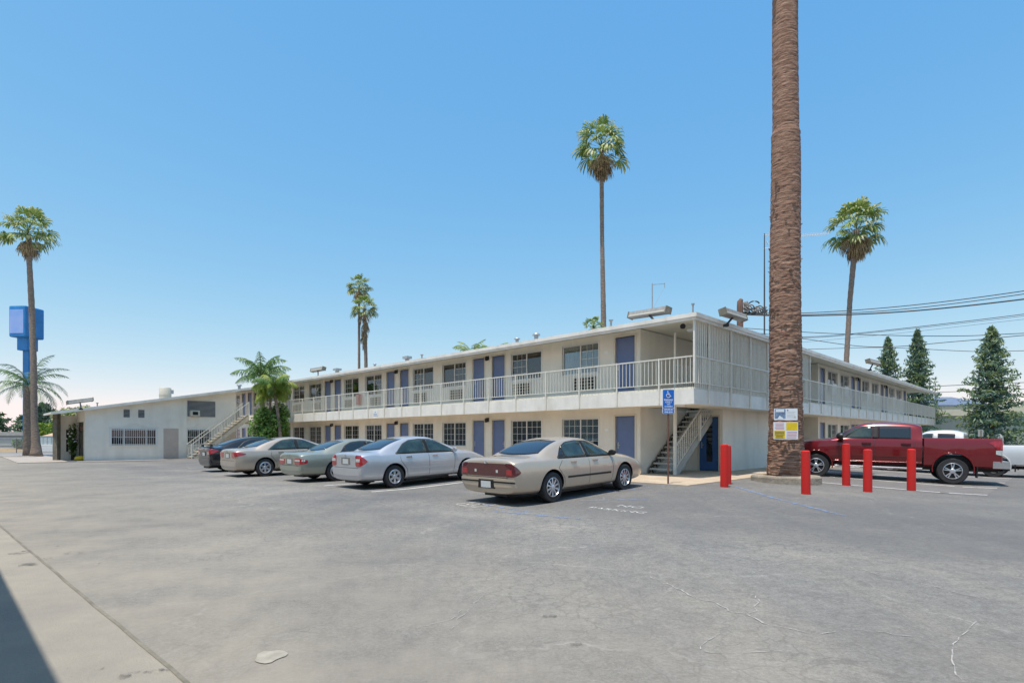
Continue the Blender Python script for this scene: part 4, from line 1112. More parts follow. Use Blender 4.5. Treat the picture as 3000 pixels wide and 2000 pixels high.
    if c.get('band'):
        b0, b1, mt = c['band']
        P.patch([(-c['li'] * W_ - .02, b0), (c['li'] * W_ + .02, b0)], [(-c['li'] * W_ - .02, b1), (c['li'] * W_ + .02, b1)], (1, 0, 0), Y, 16, 3, .006, .02).build('lamp_band', mt, root, smooth=True)
        for s in (-1, 1):
            g = P.patch([(s * .37 * W_ - .03, b0 + .08), (s * .37 * W_ + .03, b0 + .08)], [(s * .37 * W_ - .03, b0 + .14), (s * .37 * W_ + .03, b0 + .14)], (1, 0, 0), Y, 4, 3, .012)
            g.build('reversing_lamp', M['lampclear'], root, smooth=True)
    # number plate with its recess, emblem
    pz = c['pz']
    P.patch([(-.26, pz - .09), (.26, pz - .09)], [(-.24, pz + .10), (.24, pz + .10)], (1, 0, 0), Y, 4, 3, .019 if pz < .55 else .004, .02).build('plate_recess', c.get('recess', M['black']), root)
    P.patch([(-.155, pz - .075), (.155, pz - .075)], [(-.155, pz + .065), (.155, pz + .065)], (1, 0, 0), Y, 2, 2, .028 if pz < .55 else .012, .008).build('number_plate', M['plate'], root)
    h, nn = P.hit((0, 0, dz - .10), Vector((1, 0, 0)))
    m_ = MB(); m_.tube([(h.x - .012, .045 * math.cos(t), dz - .10 + .028 * math.sin(t)) for t in [2 * PI * i / 16 for i in range(17)]], .006, 5, caps=False)
    m_.box(h.x - .016, h.x - .006, -.006, .006, dz - .128, dz - .072); m_.build('emblem', M['chrome'], root)
    if c.get('spoiler'):
        m_ = MB(); zz = dz + .07
        m_.prism([(xr + .04, -.60), (xr + .16, -.66), (xr + .25, -.62), (xr + .20, .62), (xr + .16, .66), (xr + .04, .60)], zz, zz + .025); m_.box(xr + .08, xr + .18, -.60, -.55, dz - .02, zz + .001); m_.box(xr + .08, xr + .18, .55, .60, dz - .02, zz + .001)
        m_.build('spoiler', c['paint'], root)
    m_ = MB(); m_.box(.55, wb - .55, -.6, .6, .14, .24); m_.box(-.9, -.35, -.35, .35, .17, .30); m_.build('underbody', M['black'], root)
    for x in (0, wb):
        for s in (-1, 1): wheel(root, x, s * (W_ - .115), Rw, c['rr'], .20, c['spokes'], c['wstyle'])
    return root

def locate(u, v, z, side_w, heading):
    """rear-right wheel contact seen at (u, v); returns the rear axle centre"""
    Y = F * (H - z) / (v - V0); p = Vector(((u - 1500) / F * Y, Y, z))
    left = Vector((-math.sin(heading), math.cos(heading), 0)); return p + left * side_w
HD = PI / 4
gold = paint('gold_paint', (0.56, 0.465, 0.365)); silver = paint('silver_paint', (0.56, 0.57, 0.60), .55); sage = paint('sage_paint', (0.33, 0.345, 0.29)); beige = paint('beige_paint', (0.50, 0.43, 0.355))
blackp = paint('black_paint', (0.012, 0.014, 0.020), .1, .25)
car1 = dict(w=.925, belt=.93, deck=1.03, hood=.98, roof=1.42, xr=-1.16, rwb=-.30, rwt=.62, wst=1.62, cowl=2.62, xf=3.82, wb=2.81, bp=1.33, R=.335, rr=.215, spokes=10, wstyle='fan', paint=gold,
            lz=(.63, .92), li=.60, lo=.16, lshape=((0, 0, 0), (0, -.01, -.10)), lampmat=M['lampdark'], band=(.635, .91, M['lampdark']), lens=((.15, .55, .15, .55, M['lampred'], 'lens'),),
            pz=.46, bz=.61, rubstrip=M['black'], raised_strip=M['black'], mirror=M['black'], quarter=.52, qb=.36, recess=M['black'], rglass=M['carglass_rear'], h1=.38, rdoor=.40)
car2 = dict(w=.90, belt=.945, deck=1.06, hood=1.0, roof=1.46, xr=-1.05, rwb=-.42, rwt=.52, wst=1.55, cowl=2.58, xf=3.72, wb=2.72, bp=1.22, R=.325, rr=.205, spokes=6, wstyle='wide', paint=silver,
            lz=(.66, .98), li=.60, lo=.20, lshape=((0, .0, .06), (0, -.01, -.10)), lens=((.05, .52, .42, .68, M['lampclear'], 'reversing_lamp'),), pz=.80, bz=.62, raised_strip=silver, handle=M['chrome'], mirror=silver, quarter=0, qb=.42, recess=M['seam'], h1=.30, rdoor=.42)
car3 = dict(w=.895, belt=.90, deck=1.0, hood=.95, roof=1.38, xr=-1.18, rwb=-.38, rwt=.55, wst=1.55, cowl=2.50, xf=3.60, wb=2.67, bp=1.22, R=.322, rr=.205, spokes=5, wstyle='wide', paint=sage,
            lz=(.60, .80), li=.42, lo=.22, lens=((.05, .9, .55, .80, M['lampclear'], 'reversing_lamp'),), pz=.70, bz=.57, raised_strip=sage, mirror=sage, quarter=.38, qb=.34, recess=M['seam'], sglass=M['carglass'], h1=.36, rdoor=.42)
car4 = dict(w=.91, belt=.95, deck=1.06, hood=1.0, roof=1.44, xr=-1.02, rwb=-.30, rwt=.62, wst=1.58, cowl=2.62, xf=3.75, wb=2.775, bp=1.28, R=.325, rr=.215, spokes=6, wstyle='cap', paint=beige,
            lz=(.76, .93), li=.48, lo=.34, lshape=((-.05, 0, .03), (0, 0, -.01)), pz=.80, bz=.62, mirror=beige, quarter=0, qb=.46, recess=M['seam'], h1=.34, rdoor=.42)
car5 = dict(w=.85, belt=.96, deck=1.09, hood=1.0, roof=1.46, xr=-.98, rwb=-.45, rwt=.55, wst=1.50, cowl=2.50, xf=3.45, wb=2.60, bp=1.22, R=.31, rr=.20, spokes=5, wstyle='wide', paint=blackp,
            lz=(.74, .98), li=.62, lo=.34, lshape=((-.02, .03, .10), (-.02, 0, 0)), lens=((.0, .20, .1, .55, M['lampclear'], 'reversing_lamp'),), pz=.78, bz=.60, mirror=blackp, quarter=0, qb=.40, recess=M['black'], spoiler=True, sglass=M['carglass'], h1=.34, rdoor=.42)
PT = math.atan(.030)
sedan('parked_car', 'gold sedan with a dark red lamp band, nearest the sign post', locate(1617, 1470, .02, .86, HD), HD, car1, PT)
sedan('parked_car', 'silver sedan with large curved red tail lamps, second from the corner', locate(1156, 1428, .01, .84, HD), HD, car2, PT)
sedan('parked_car', 'sage green older sedan between the silver and beige sedans', locate(984, 1408, .01, .83, HD), HD, car3, PT)
sedan('parked_car', 'beige sedan with slim red tail lamps beside the black car', locate(777, 1394, .01, .85, HD), HD, car4, PT)
sedan('parked_car', 'black sedan with a small spoiler, farthest along the row', locate(690, 1380, .01, .79, HD), HD, car5, PT)

# ---------------------------------------------------------------- pickups
def pickup(label, place, heading, c, pitch=0.0):
    root = empty('pickup_truck', tuple(place), (0, 0, 0), label, 'pickup truck')
    root.rotation_euler = (Matrix.Rotation(heading, 3, 'Z') @ Matrix.Rotation(-pitch, 3, 'Y')).to_euler()
    W_ = c['w']; rl, hz, rf_, belt = c['rail'], c['hood'], c['roof'], c['belt']; xr, xc, wst, cowl, xf, wb, R = c['xr'], c['xc'], c['wst'], c['cowl'], c['xf'], c['wb'], c['R']; zb = c.get('zb', .42)
    def st(x, zt, wt, w_=W_, b=belt, z0=zb, cr=None):
        t = (x, z0, b, w_, zt, wt); return t + ((cr,) if cr is not None else ())
    S = [st(xc, rf_ - .12, .70 * W_, W_, belt, zb, .8), st(xc + .035, rf_ - .09, .71 * W_), st(xc + .25, rf_ - .02, .72 * W_), st(lerp(xc, wst, .55), rf_, .73 * W_), st(wst - .15, rf_ - .02, .72 * W_), st(wst + .05, rf_ - .07, .71 * W_, cr=.15),
         st(lerp(wst, cowl, .55), lerp(rf_, hz, .58), .77 * W_), st(cowl - .02, hz + .05, .83 * W_, b=belt - .02), st(cowl + .12, hz + .01, .84 * W_, b=belt - .05, cr=.2), st(cowl + .6, hz - .03, .83 * W_, b=belt - .08), st(xf - .35, hz - .10, .80 * W_, .98 * W_, belt - .13),
         st(xf - .12, hz - .16, .74 * W_, .93 * W_, belt - .20), st(xf, hz - .26, .66 * W_, .86 * W_, belt - .30, zb + .06, .5)]
    o = loft(S, cr=.6); bake(o, 'cab'); o.parent = root
    P = Patcher(o)
    cm_ = MB()
    for s in (-1, 1):
        y0, y1 = sorted((s * (W_ - .30), s * (W_ + .2))); cm_.lathe([(R + .075, y0), (R + .075, y1)], 44, 'y', (wb, 0, R + .03))
    cut(o, [tmp(cm_)])
    # bed: outer skin with fender swell, hollow inside
    bo = MB(); xs = [xr, xr + .03, xr + .35, -.62, -.3, 0, .3, .62, xc - .06, xc - .035]; secs = []
    for x in xs:
        sw_ = .0 + .018 * math.exp(-(x / .5) ** 2); e = .04 if x < xr + .02 else 0
        secs.append([(x, -(W_ - .10), zb), (x, -(W_ - .02 - e), zb + .06), (x, -(W_ + sw_ - e), zb + .30), (x, -(W_ + sw_ - e), rl - .22), (x, -(W_ - .03 - e), rl - .06), (x, -(W_ - .06 - e), rl), (x, -(W_ - .15), rl),
                     (x, (W_ - .15), rl), (x, (W_ - .06 - e), rl), (x, (W_ - .03 - e), rl - .06), (x, (W_ + sw_ - e), rl - .22), (x, (W_ + sw_ - e), zb + .30), (x, (W_ - .02 - e), zb + .06), (x, (W_ - .10), zb)])
    n = len(secs[0])
    for sc_ in secs: bo.v += sc_
    for i in range(len(secs) - 1):
        for j in range(n):
            bo.f.append((i * n + j, i * n + (j + 1) % n, (i + 1) * n + (j + 1) % n, (i + 1) * n + j)); bo.m.append(0)
    bo.f.append(tuple(range(n))); bo.m.append(0); bo.f.append(tuple((len(secs) - 1) * n + j for j in reversed(range(n)))); bo.m.append(0)
    bed = bo.build('bed', c['paint'], root, smooth=True)
    PB = Patcher(bed)
    k = MB(); k.box(xr + .07, xc - .10, -(W_ - .16), W_ - .16, rl - .52, rl + .3)
    k2 = MB()
    for s in (-1, 1):
        y0, y1 = sorted((s * (W_ - .30), s * (W_ + .2))); k2.lathe([(R + .10, y0), (R + .10, y1)], 44, 'y', (0, 0, R + .05))
    cut(bed, [tmp(k), tmp(k2)])
    for ob, cx, rr_, cz in ((o, wb, R + .075, R + .03), (bed, 0, R + .10, R + .05)):
        me = ob.data; me.materials.clear(); me.materials.append(c['paint']); me.materials.append(M['black'])
        for p in me.polygons:
            ce = p.center; p.use_smooth = True; p.material_index = 0
            if all(math.hypot(me.vertices[i].co.x - cx, me.vertices[i].co.z - cz) < rr_ + .006 for i in p.vertices): p.material_index = 1
            elif ob is bed and abs(ce.y) < W_ - .155 and ce.z < rl - .01 and ce.z > rl - .53 and xr + .06 < ce.x < xc - .09: p.material_index = 1
            elif ce.z < zb + .015: p.material_index = 1
        me.set_sharp_from_angle(angle=math.radians(36))
    Y, X = Vector((0, 1, 0)), Vector((1, 0, 0))
    P.patch([(-.62 * W_, belt + .08), (.62 * W_, belt + .08)], [(-.58 * W_, rf_ - .15), (.58 * W_, rf_ - .15)], (1, 0, 0), Y, 8, 5).build('rear_window', M['carglass'], root, smooth='all')
    P.patch([(-.76 * W_, hz + .08), (.76 * W_, hz + .08)], [(-.63 * W_, rf_ - .12), (.63 * W_, rf_ - .12)], (-1, 0, 0), Y, 14, 8).build('windshield', M['carglass_green'], root, smooth='all')
    bp = c['bp']; tp = [(xc + .3, rf_ - .17), (bp, rf_ - .15), (wst - .05, rf_ - .16), (wst + .2, rf_ - .25), (cowl - .18, belt + .05)]
    for s in (-1, 1):
        dr = (0, -s, 0)
        for xa, xb, mt, nm in ((xc + c.get('cp', .32), bp - .09, M['carglass'], 'side_window'), (bp + .07, cowl - .24, M['carglass_green'], 'side_window')):
            lo = [(xa, belt + .045), (xb, belt + .045)]; hi = [(lerp(xa, xb, i / 12), max(ip(tp, lerp(xa, xb, i / 12)), belt + .06)) for i in range(13)]
            P.patch(lo, hi, dr, X, 14, 6, .006).build(nm, mt, root, smooth='all')
        P.patch([(bp - .085, belt + .035), (bp + .065, belt + .035)], [(bp - .085, rf_ - .15), (bp + .065, rf_ - .15)], dr, X, 3, 5, .003).build('door_pillar', M['tyre'] if c.get('dp') else c['paint'], root, smooth='all')
        ln = [P.line([(xc + .22, belt + .0), (xc + .20, zb + .18), (xc + .28, zb + .08), (bp, zb + .08)], dr, X, .012), P.line([(bp, belt + .03), (bp, zb + .08)], dr, X, .012), P.line([(bp, zb + .08), (cowl - .25, zb + .08), (cowl - .20, belt - .05)], dr, X, .012), P.line([(xc + .1, zb + .26), (wb - .55, zb + .26)], dr, X, .014)]
        merge(ln).build('door_seam', M['black'], root, fix=False)
        for hx in (xc + .30, bp + .10):
            h, nn = P.hit((hx + .1, 0, belt - .13), Vector(dr))
            m_ = MB(); m_.box(hx, hx + .26, min(h.y - s * .01, h.y + s * .012), max(h.y - s * .01, h.y + s * .012), h.z - .05, h.z + .04, 0); m_.box(hx + .02, hx + .24, min(h.y + s * .012, h.y + s * .035), max(h.y + s * .012, h.y + s * .035), h.z - .01, h.z + .025, 1)
            m_.build('door_handle', [M['black'], c['paint']], root)
        h, nn = P.hit((cowl - .30, 0, belt), Vector(dr)); mirror_part(root, cowl - .26, h.y, belt + .10, M['black'], 1.75)
        # arch lips
        m_ = MB(); m_.tube([(math.cos(t) * (R + .115), s * (W_ + .012), R + .05 + math.sin(t) * (R + .115)) for t in [PI * (-.06 + 1.12 * i / 24) for i in range(25)]], .022, 6); m_.build('arch_lip', c['paint'], root, smooth=True)
        m_ = MB(); m_.tube([(wb + math.cos(t) * (R + .09), s * (W_ + .004), R + .03 + math.sin(t) * (R + .09)) for t in [PI * (-.06 + 1.12 * i / 24) for i in range(25)]], .020, 6); m_.build('arch_lip', c['paint'], root, smooth=True)
        ua = Vector((.35, -s * .937, 0)).normalized() * -1; dd = Vector((.937, -s * .35, 0)).normalized()
        g = PB.patch([(xr + .01, rl - .34), (xr + .12, rl - .33), (xr + .22, rl - .20), (xr + .32, rl - .13)], [(xr + .01, rl - .07), (xr + .1, rl - .06), (xr + .22, rl - .07), (xr + .32, rl - .12)], dr, X, 8, 4, .010, .03)
        tl = g.build('tail_lamp', M['lampred'], root, smooth=True)
        PB.patch([(xr + .01, rl - .50), (xr + .16, rl - .46)], [(xr + .01, rl - .345), (xr + .16, rl - .345)], dr, X, 4, 3, .010, .03).build('reversing_lamp', M['lampclear'], tl, smooth=True)
        m_ = MB(); y0, y1 = sorted((s * (W_ - .02), s * (W_ + .07))); m_.tube([(wb - .55, s * (W_ - .02), zb - .08), (xc + .0, s * (W_ - .02), zb - .08)], .035, 8); m_.box(wb - 1.0, wb - .96, min(s * .5, s * W_), max(s * .5, s * W_), zb - .07, zb - .02); m_.box(xc + .3, xc + .34, min(s * .5, s * W_), max(s * .5, s * W_), zb - .07, zb - .02)
        m_.build('side_step', M['chrome'], root)
        m_ = MB(); m_.box(-.60, -.57, min(s * (W_ - .28), s * (W_ - .02)), max(s * (W_ - .28), s * (W_ - .02)), .22, zb + .25); m_.build('mud_flap', M['black'], root)
        g = P.patch([(s * .50 * W_, hz - .42), (s * .85 * W_, hz - .40)], [(s * .50 * W_, hz - .22), (s * .85 * W_, hz - .20)], (-1, 0, 0), Y, 6, 4, .006); g.build('head_lamp', M['lampclear'], root, smooth=True)
        for wx, nm in ((0, 0), (wb, 0)): wheel(root, wx, s * (W_ - .15), R, c['rr'], .27, 5, 'pair')
    # fender badge, chrome bumper, gate handle
    h, nn = P.hit((cowl + .42, 0, belt - .12), Vector((0, 1, 0)))
    if h and c.get('badge'):
        m_ = MB(); m_.box(cowl + .32, cowl + .56, h.y - .012, h.y + .004, h.z - .035, h.z + .03); m_.build('badge', M['chrome'], root)
        h2, nn = P.hit((xc + .12, 0, belt + .03), Vector((0, 1, 0))); m_ = MB(); m_.box(xc + .05, xc + .24, h2.y - .010, h2.y + .004, belt + .02, belt + .045); m_.build('badge', M['chrome'], root)
        h3, nn = P.hit((wb - .9, 0, zb + .32), Vector((0, 1, 0))); m_ = MB(); m_.box(wb - 1.15, wb - .72, h3.y - .010, h3.y + .004, zb + .33, zb + .355); m_.build('badge', M['chrome'], root)
    m_ = MB(); P_ = [(xr - .20, -.62), (xr - .17, -W_ * .96), (xr + .10, -W_ * 1.0), (xr + .22, -W_ * 1.0), (xr + .22, -W_ * .9), (xr + .22, W_ * .9), (xr + .22, W_), (xr + .10, W_), (xr - .17, W_ * .96), (xr - .20, .62)]
    m_.prism(P_, zb + .02, zb + .23); m_.build('rear_bumper', M['chrome'], root)
    m_ = MB(); m_.box(xr - .185, xr - .02, -.9 * W_, .9 * W_, zb - .04, zb + .018); m_.tube([(xr - .05, -.1, zb - .08), (xr - .20, -.1, zb - .08)], .03, 8); m_.build('hitch', M['black'], root)
    m_ = MB(); m_.box(xr - .02, xr - .001, -.80, .80, zb + .26, rl - .01); m_.box(xr - .04, xr - .02, -.12, .12, rl - .18, rl - .11, 1); m_.build('tailgate', [c['paint'], M['black']], root)
    m_ = MB(); m_.box(xr - .0, wb + .5, -.45, .45, zb - .12, zb + .02); m_.build('chassis', M['black'], root)
    return root
maroon = paint('maroon_paint', (0.20, 0.008, 0.012), .35, .26); whitep = paint('white_truck_paint', (0.62, 0.64, 0.66), .15, .35)
HT = math.atan2(.52, -.855)
def locate_left(u, v, z, side_w, heading):
    Y = F * (H - z) / (v - V0); p = Vector(((u - 1500) / F * Y, Y, z)); left = Vector((-math.sin(heading), math.cos(heading), 0)); return p - left * side_w
tr = dict(w=1.005, rail=1.40, hood=1.33, roof=1.90, belt=1.30, xr=-1.16, xc=.76, wst=2.42, cowl=3.22, xf=4.58, wb=3.68, bp=2.02, R=.395, rr=.245, paint=maroon, zb=.50, badge=True, cp=.30, dp=True)
pickup('dark red crew cab pickup with chrome bumper behind the red bollards', locate_left(2790, 1417, .03, .98, HT), HT, tr, .022)
t2 = dict(w=.93, rail=1.17, hood=1.12, roof=1.76, belt=1.10, xr=-1.15, xc=.88, wst=2.1, cowl=2.85, xf=4.0, wb=3.2, bp=1.75, R=.36, rr=.21, paint=whitep, zb=.42, cp=.25)
pickup('white and silver pickup half hidden beyond the dark red one', locate_left(2911, 1397, .0, .88, math.radians(135)), math.radians(135), t2)
# ================================================================ street furniture
def bollard(u, v, label, h=1.12, lean=0):
    p = G(u, v); d = (Vector((p.x, p.y, 0)) - Vector((0, 0, 0))).normalized() * .1; p = p + d
    p.z = zg(p.x, p.y)
    m_ = MB(); m_.lathe([(.104, -.03), (.102, h - .05), (.098, h - .02), (.07, h - .002), (0, h + .004)], 24)
    o = m_.build('bollard', M['red'], smooth=True); o.location = p; o.rotation_euler = (0, math.radians(lean), 0)
    return tag(o, label, 'bollard', 'red bollards around the palm tree')
bollard(2122, 1427, 'red bollard between the blue closet door and the palm tree, front one of the pair', 1.13)
bollard(2131, 1418, 'red bollard half hidden right behind the one left of the palm', 1.08)
bollard(2361, 1448, 'red bollard just right of the palm trunk base, in front of the pickup front wheel', 1.06, -.5)
bollard(2479, 1422, 'red bollard second right of the palm trunk, below the pickup door mirror', 1.2)
bollard(2542, 1441, 'chipped red bollard in front of the pickup front door', 1.10)
bollard(2670, 1437, 'red bollard farthest right, in front of the pickup rear door', 1.12)

# accessible parking sign
p = G(1958, 1418)
t = empty('parking_sign', tuple(p), (0, 0, 0), 'blue accessible parking sign on a rusty post by the corner stairs', 'sign')
m_ = MB(); m_.tube([(0, .02, -.05), (0, .02, 1.5), (.0, .02, 2.55)], .024, 8); m_.build('post', M['rust'], t)
hs = .165; b0, b1 = 1.93, 2.60
def rrect(x0, x1, z0, z1, r, y0, y1, mb, mi=0):
    P_ = []
    for cx, cz, a0 in ((x1 - r, z0 + r, -90), (x1 - r, z1 - r, 0), (x0 + r, z1 - r, 90), (x0 + r, z0 + r, 180)):
        for k in range(5):
            a = math.radians(a0 + 90 * k / 4); P_.append((cx + r * math.cos(a), cz + r * math.sin(a)))
    n = len(P_); mb.add([(x, y0, z) for x, z in P_] + [(x, y1, z) for x, z in P_], [tuple(range(n)), tuple(reversed(range(n, 2 * n)))] + [(i, (i + 1) % n, n + (i + 1) % n, n + i) for i in range(n)], mi)
m_ = MB(); rrect(-hs, hs, b0, b1, .03, -.012, -.004, m_, 0); m_.build('sign_plate', M['signwhite'], t)
m_ = MB(); rrect(-hs + .014, hs - .014, b0 + .155, b1 - .014, .02, -.016, -.0121, m_, 0); rrect(-hs + .014, hs - .014, b0 + .014, b0 + .145, .012, -.016, -.0121, m_, 0); pl = m_.build('sign_panel', M['signblue'], t)
m_ = MB()
def put(mb, body, size, cx, cz, y=-.0185, sx=1.0):
    vs, fs_ = text_mesh(body, size, .001, .0015); mb.add([(cx + v.x * sx, y - v.z, cz + v.y) for v in vs], fs_)
put(m_, 'PARKING', .068, 0, 2.305, sx=.86); put(m_, 'ONLY', .068, 0, 2.245); put(m_, 'VAN', .045, 0, 2.185); put(m_, 'ACCESSIBLE', .044, 0, 2.125, sx=.95)
put(m_, 'MINIMUM', .060, 0, 2.040, sx=.9); put(m_, 'FINE $250', .060, 0, 1.975, sx=.86)
m_.build('lettering', M['signwhite'], pl, fix=False)
m_ = MB(); cx, cz, y = .0, 2.445, -.020      # wheelchair symbol
m_.tube([(cx - .018, y, cz + .082), (cx - .018, y, cz + .083)], .016, 8)
m_.lathe([(0, y - .004), (.017, y - .004), (.017, y + .004), (0, y + .004)], 12, 'y', (cx - .020, 0, cz + .085))
m_.tube([(cx - .018, y, cz + .060), (cx - .012, y, cz + .005), (cx + .035, y, cz + .002), (cx + .055, y, cz - .050), (cx + .075, y, cz - .045)], .010, 6)
m_.tube([(cx - .016, y, cz + .035), (cx + .03, y, cz + .032)], .007, 6)
m_.tube([(cx - .005 + .052 * math.cos(a), y, cz - .022 + .052 * math.sin(a)) for a in [math.radians(125 + 215 * i / 14) for i in range(15)]], .0075, 6)
m_.build('wheelchair_symbol', M['signwhite'], pl)

# regulatory signs fixed to the big palm
def tree_sign(u0, u1, v0, v1, Y, label):
    a = at(u0, v1, Y); b = at(u1, v0, Y); t = empty('warning_sign', tuple((a + b) / 2), (0, 0, 0), label, 'sign'); w_ = (b.x - a.x) / 2; h = (b.z - a.z) / 2
    m_ = MB(); rrect(-w_, w_, -h, h, .02, -.004, .004, m_); m_.build('sign_plate', M['signwhite'], t); return t, w_, h
PY = 15.98
t, w_, h = tree_sign(2267.5, 2336.5, 1196, 1230.5, PY, 'white notice with a grey blue printed left half on the palm trunk, upper of two')
m_ = MB(); m_.box(-w_ + .02, -.01, -.0065, -.0041, -h + .05, h - .015, 0); m_.box(-w_ + .05, -.05, -.0066, -.0041, h - .10, h - .03, 1)
m_.add([(-w_ + .08, -.008, -h + .02), (-.03, -.008, -h + .02), (-w_ / 2 - .01, -.008, -.03)], [(0, 1, 2)], 1); m_.build('print', [M['signgreyblue'], M['signwhite']], t)
m_ = MB(); m_.box(.03, .07, -.0065, -.0041, h - .07, h - .035, 0)
for k in range(5): m_.box(.03, w_ - .06 - .03 * (k % 2), -.0062, -.0041, h - .10 - k * .04, h - .090 - k * .04, 1)
m_.box(w_ - .10, w_ - .05, -.0062, -.0041, -h + .07, -h + .12, 1); m_.build('print', [mat('sign_green', (.10, .30, .16), .6), M['lampclear']], t)
t, w_, h = tree_sign(2266, 2338, 1235.5, 1286, PY, 'four panel towing notice in white and yellow on the palm trunk, lower of two')
m_ = MB(); m_.box(.012, w_ - .018, -.0065, -.0041, .012, h - .018); m_.box(-w_ + .022, -.02, -.0065, -.0041, -h + .02, -.002); m_.build('yellow_panel', M['signyellow'], t)
m_ = MB(); rnd = random.Random(5)
for k in range(5): z = h - .035 - k * .040; m_.box(-w_ + .04 + .02 * rnd.random(), -.03 - .03 * rnd.random(), -.0062, -.0041, z - .017, z)
for k in range(5): z = -.028 - k * .042; m_.box(.02 + .02 * rnd.random(), w_ - .03 - .02 * rnd.random(), -.0062, -.0041, z - .018, z)
m_.build('red_print', M['signpink'], t)
m_ = MB()
for k in range(5): z = -.022 - k * .042; m_.box(-w_ + .04 + (.03 if k > 2 else 0), -.04 - (.03 if k > 2 else 0), -.0085, -.0066, z - .018, z)
m_.build('dark_print', M['signdark'], t)

# pylon sign far left
p = at(84, 1336, 46); p.z = 0
t = empty('pylon_sign', tuple(p), (0, 0, math.radians(85.5)), 'tall blue pylon sign behind the leaning palm at the far left', 'sign')
k = 46 / F
def zz(v): return H + (V0 - v) * k
def cab(x0, x1, y0, y1, v0, v1, nm, mi=0, r=.12):
    m_ = MB(); m_.box(x0, x1, y0, y1, zz(v1), zz(v0), mi); o = m_.build(nm, M['pylonblue'], t)
    b = o.modifiers.new('b', 'BEVEL'); b.width = r; b.segments = 3; return o
hx, hy = .95, .95
c_ = cab(-.95, .78, -.65, .80, 902, 992, 'cabinet')
f = MB()
f.box(-.975, -.951, -.52, .66, zz(982), zz(914)); f.build('sign_face', M['pylonface'], c_)
cab(-.55, .45, -.42, .50, 985, 1028, 'lower_cabinet', r=.06)
m_ = MB(); m_.box(-.28, .12, -.24, .24, 0, zz(1025)); m_.build('pole', M['pylonblue'], t)
# ================================================================ plants
def basis(d, up=Vector((0, 0, 1))):
    d = d.normalized(); r = d.cross(up)
    if r.length < 1e-3: r = Vector((1, 0, 0))
    r.normalize(); return d, r, r.cross(d)

def fan_leaf(mb, o, az, el, pet, L, rnd, mi, n=15, spread=105, droop=.35, mi2=None):
    d = Vector((math.cos(az) * math.cos(el), math.sin(az) * math.cos(el), math.sin(el)))
    d, r, u = basis(d)
    tip = o + d * pet - Vector((0, 0, .10 * pet * max(0, math.cos(el))))
    w_ = .018
    mb.add([o - r * w_ * 1.6, o + r * w_ * 1.6, tip + r * w_, tip - r * w_, o + u * w_, tip + u * w_], [(0, 1, 2, 3), (0, 4, 5, 3), (4, 1, 2, 5)], mi)
    tilt = rnd.uniform(-.35, .35); r2 = (r * math.cos(tilt) + u * math.sin(tilt)); u2 = r2.cross(d) * -1
    d2 = (d + Vector((0, 0, -.35 * math.cos(el)))).normalized()
    for k in range(n):
        a = math.radians(-spread + 2 * spread * (k + .5) / n); l = L * (1 - .30 * abs(a) / 1.8) * rnd.uniform(.85, 1.1)
        sd = d2 * math.cos(a) + r2 * math.sin(a) + u2 * (-.10 if k % 2 else .10)
        sd.normalize(); wd = r2 * math.cos(a) - d2 * math.sin(a); hw = L * math.radians(spread) / n * .62
        m1 = tip + sd * l * .55; e = tip + sd * l * .82 + Vector((0, 0, -droop * l * rnd.uniform(.2, .55))); e2 = e + (sd * .25 + Vector((0, 0, -1.0 * droop * 2))).normalized() * l * .22
        q = mi2 if (mi2 is not None and rnd.random() < .5) else mi
        mb.add([tip, m1 - wd * hw, m1 + wd * hw, e - wd * hw * .7, e + wd * hw * .7, e2], [(0, 2, 1)], mi)
        mb.add([m1 - wd * hw, m1 + wd * hw, e + wd * hw * .7, e - wd * hw * .7, e2], [(0, 1, 2, 3), (3, 2, 4)], q)

def fan_palm(label, path, radii, top, size, seed, skirt=1.0, light=False, group='tall fan palms', skirt_long=0.0, leaves=34, name='palm_tree'):
    """path: world points of the trunk from ground up; crown at the last one"""
    rnd = random.Random(seed); base = Vector(path[0]); t = empty(name, tuple(base), (0, 0, 0), label, 'palm tree', group)
    P = [Vector(p) - base for p in path]
    pts = []; rs = []
    for i in range(len(P) - 1):
        k = max(2, int((P[i + 1] - P[i]).length / .35))
        for j in range(k):
            f = j / k; f2 = f * f * (3 - 2 * f); pts.append(P[i].lerp(P[i + 1], f)); rs.append(lerp(radii[i], radii[i + 1], f) * (1 + (.05 if len(pts) % 2 else -.03)))
    pts.append(P[-1]); rs.append(radii[-1])
    m_ = MB(); m_.tube(pts, rs, 14); m_.build('trunk', M['trunk_grey'], t, smooth='all')
    c = P[-1]; m_ = MB(); s = size
    for k in range(leaves):
        f = (k + .5) / leaves; el = math.radians(lerp(80, -20, f ** .72) + rnd.uniform(-10, 10)); az = k * 2.39996 + rnd.uniform(-.55, .55)
        fan_leaf(m_, c + Vector((0, 0, .16 * s * (1 - f))), az, el, s * rnd.uniform(.46, .70), s * rnd.uniform(.36, .50), rnd, 0, mi2=1, droop=lerp(.15, .6, f))
    m_.build('crown', [M['fan'], M['fanlight']], t, fix=False)
    m_ = MB(); nd = int(34 * skirt)
    for k in range(nd):
        f = (k + .5) / nd; el = math.radians(lerp(-28, -86, f ** .7) + rnd.uniform(-7, 7)); az = k * 2.39996 + rnd.uniform(-.4, .4)
        fan_leaf(m_, c + Vector((0, 0, -s * (.05 + .25 * f + skirt_long * f))), az, el, s * rnd.uniform(.22, .38), s * rnd.uniform(.32, .46) * (1 - .2 * f), rnd, 0, n=11, spread=38, droop=.9)
    m_.build('dead_fronds', M['deadfan'], t, fix=False)
    return t

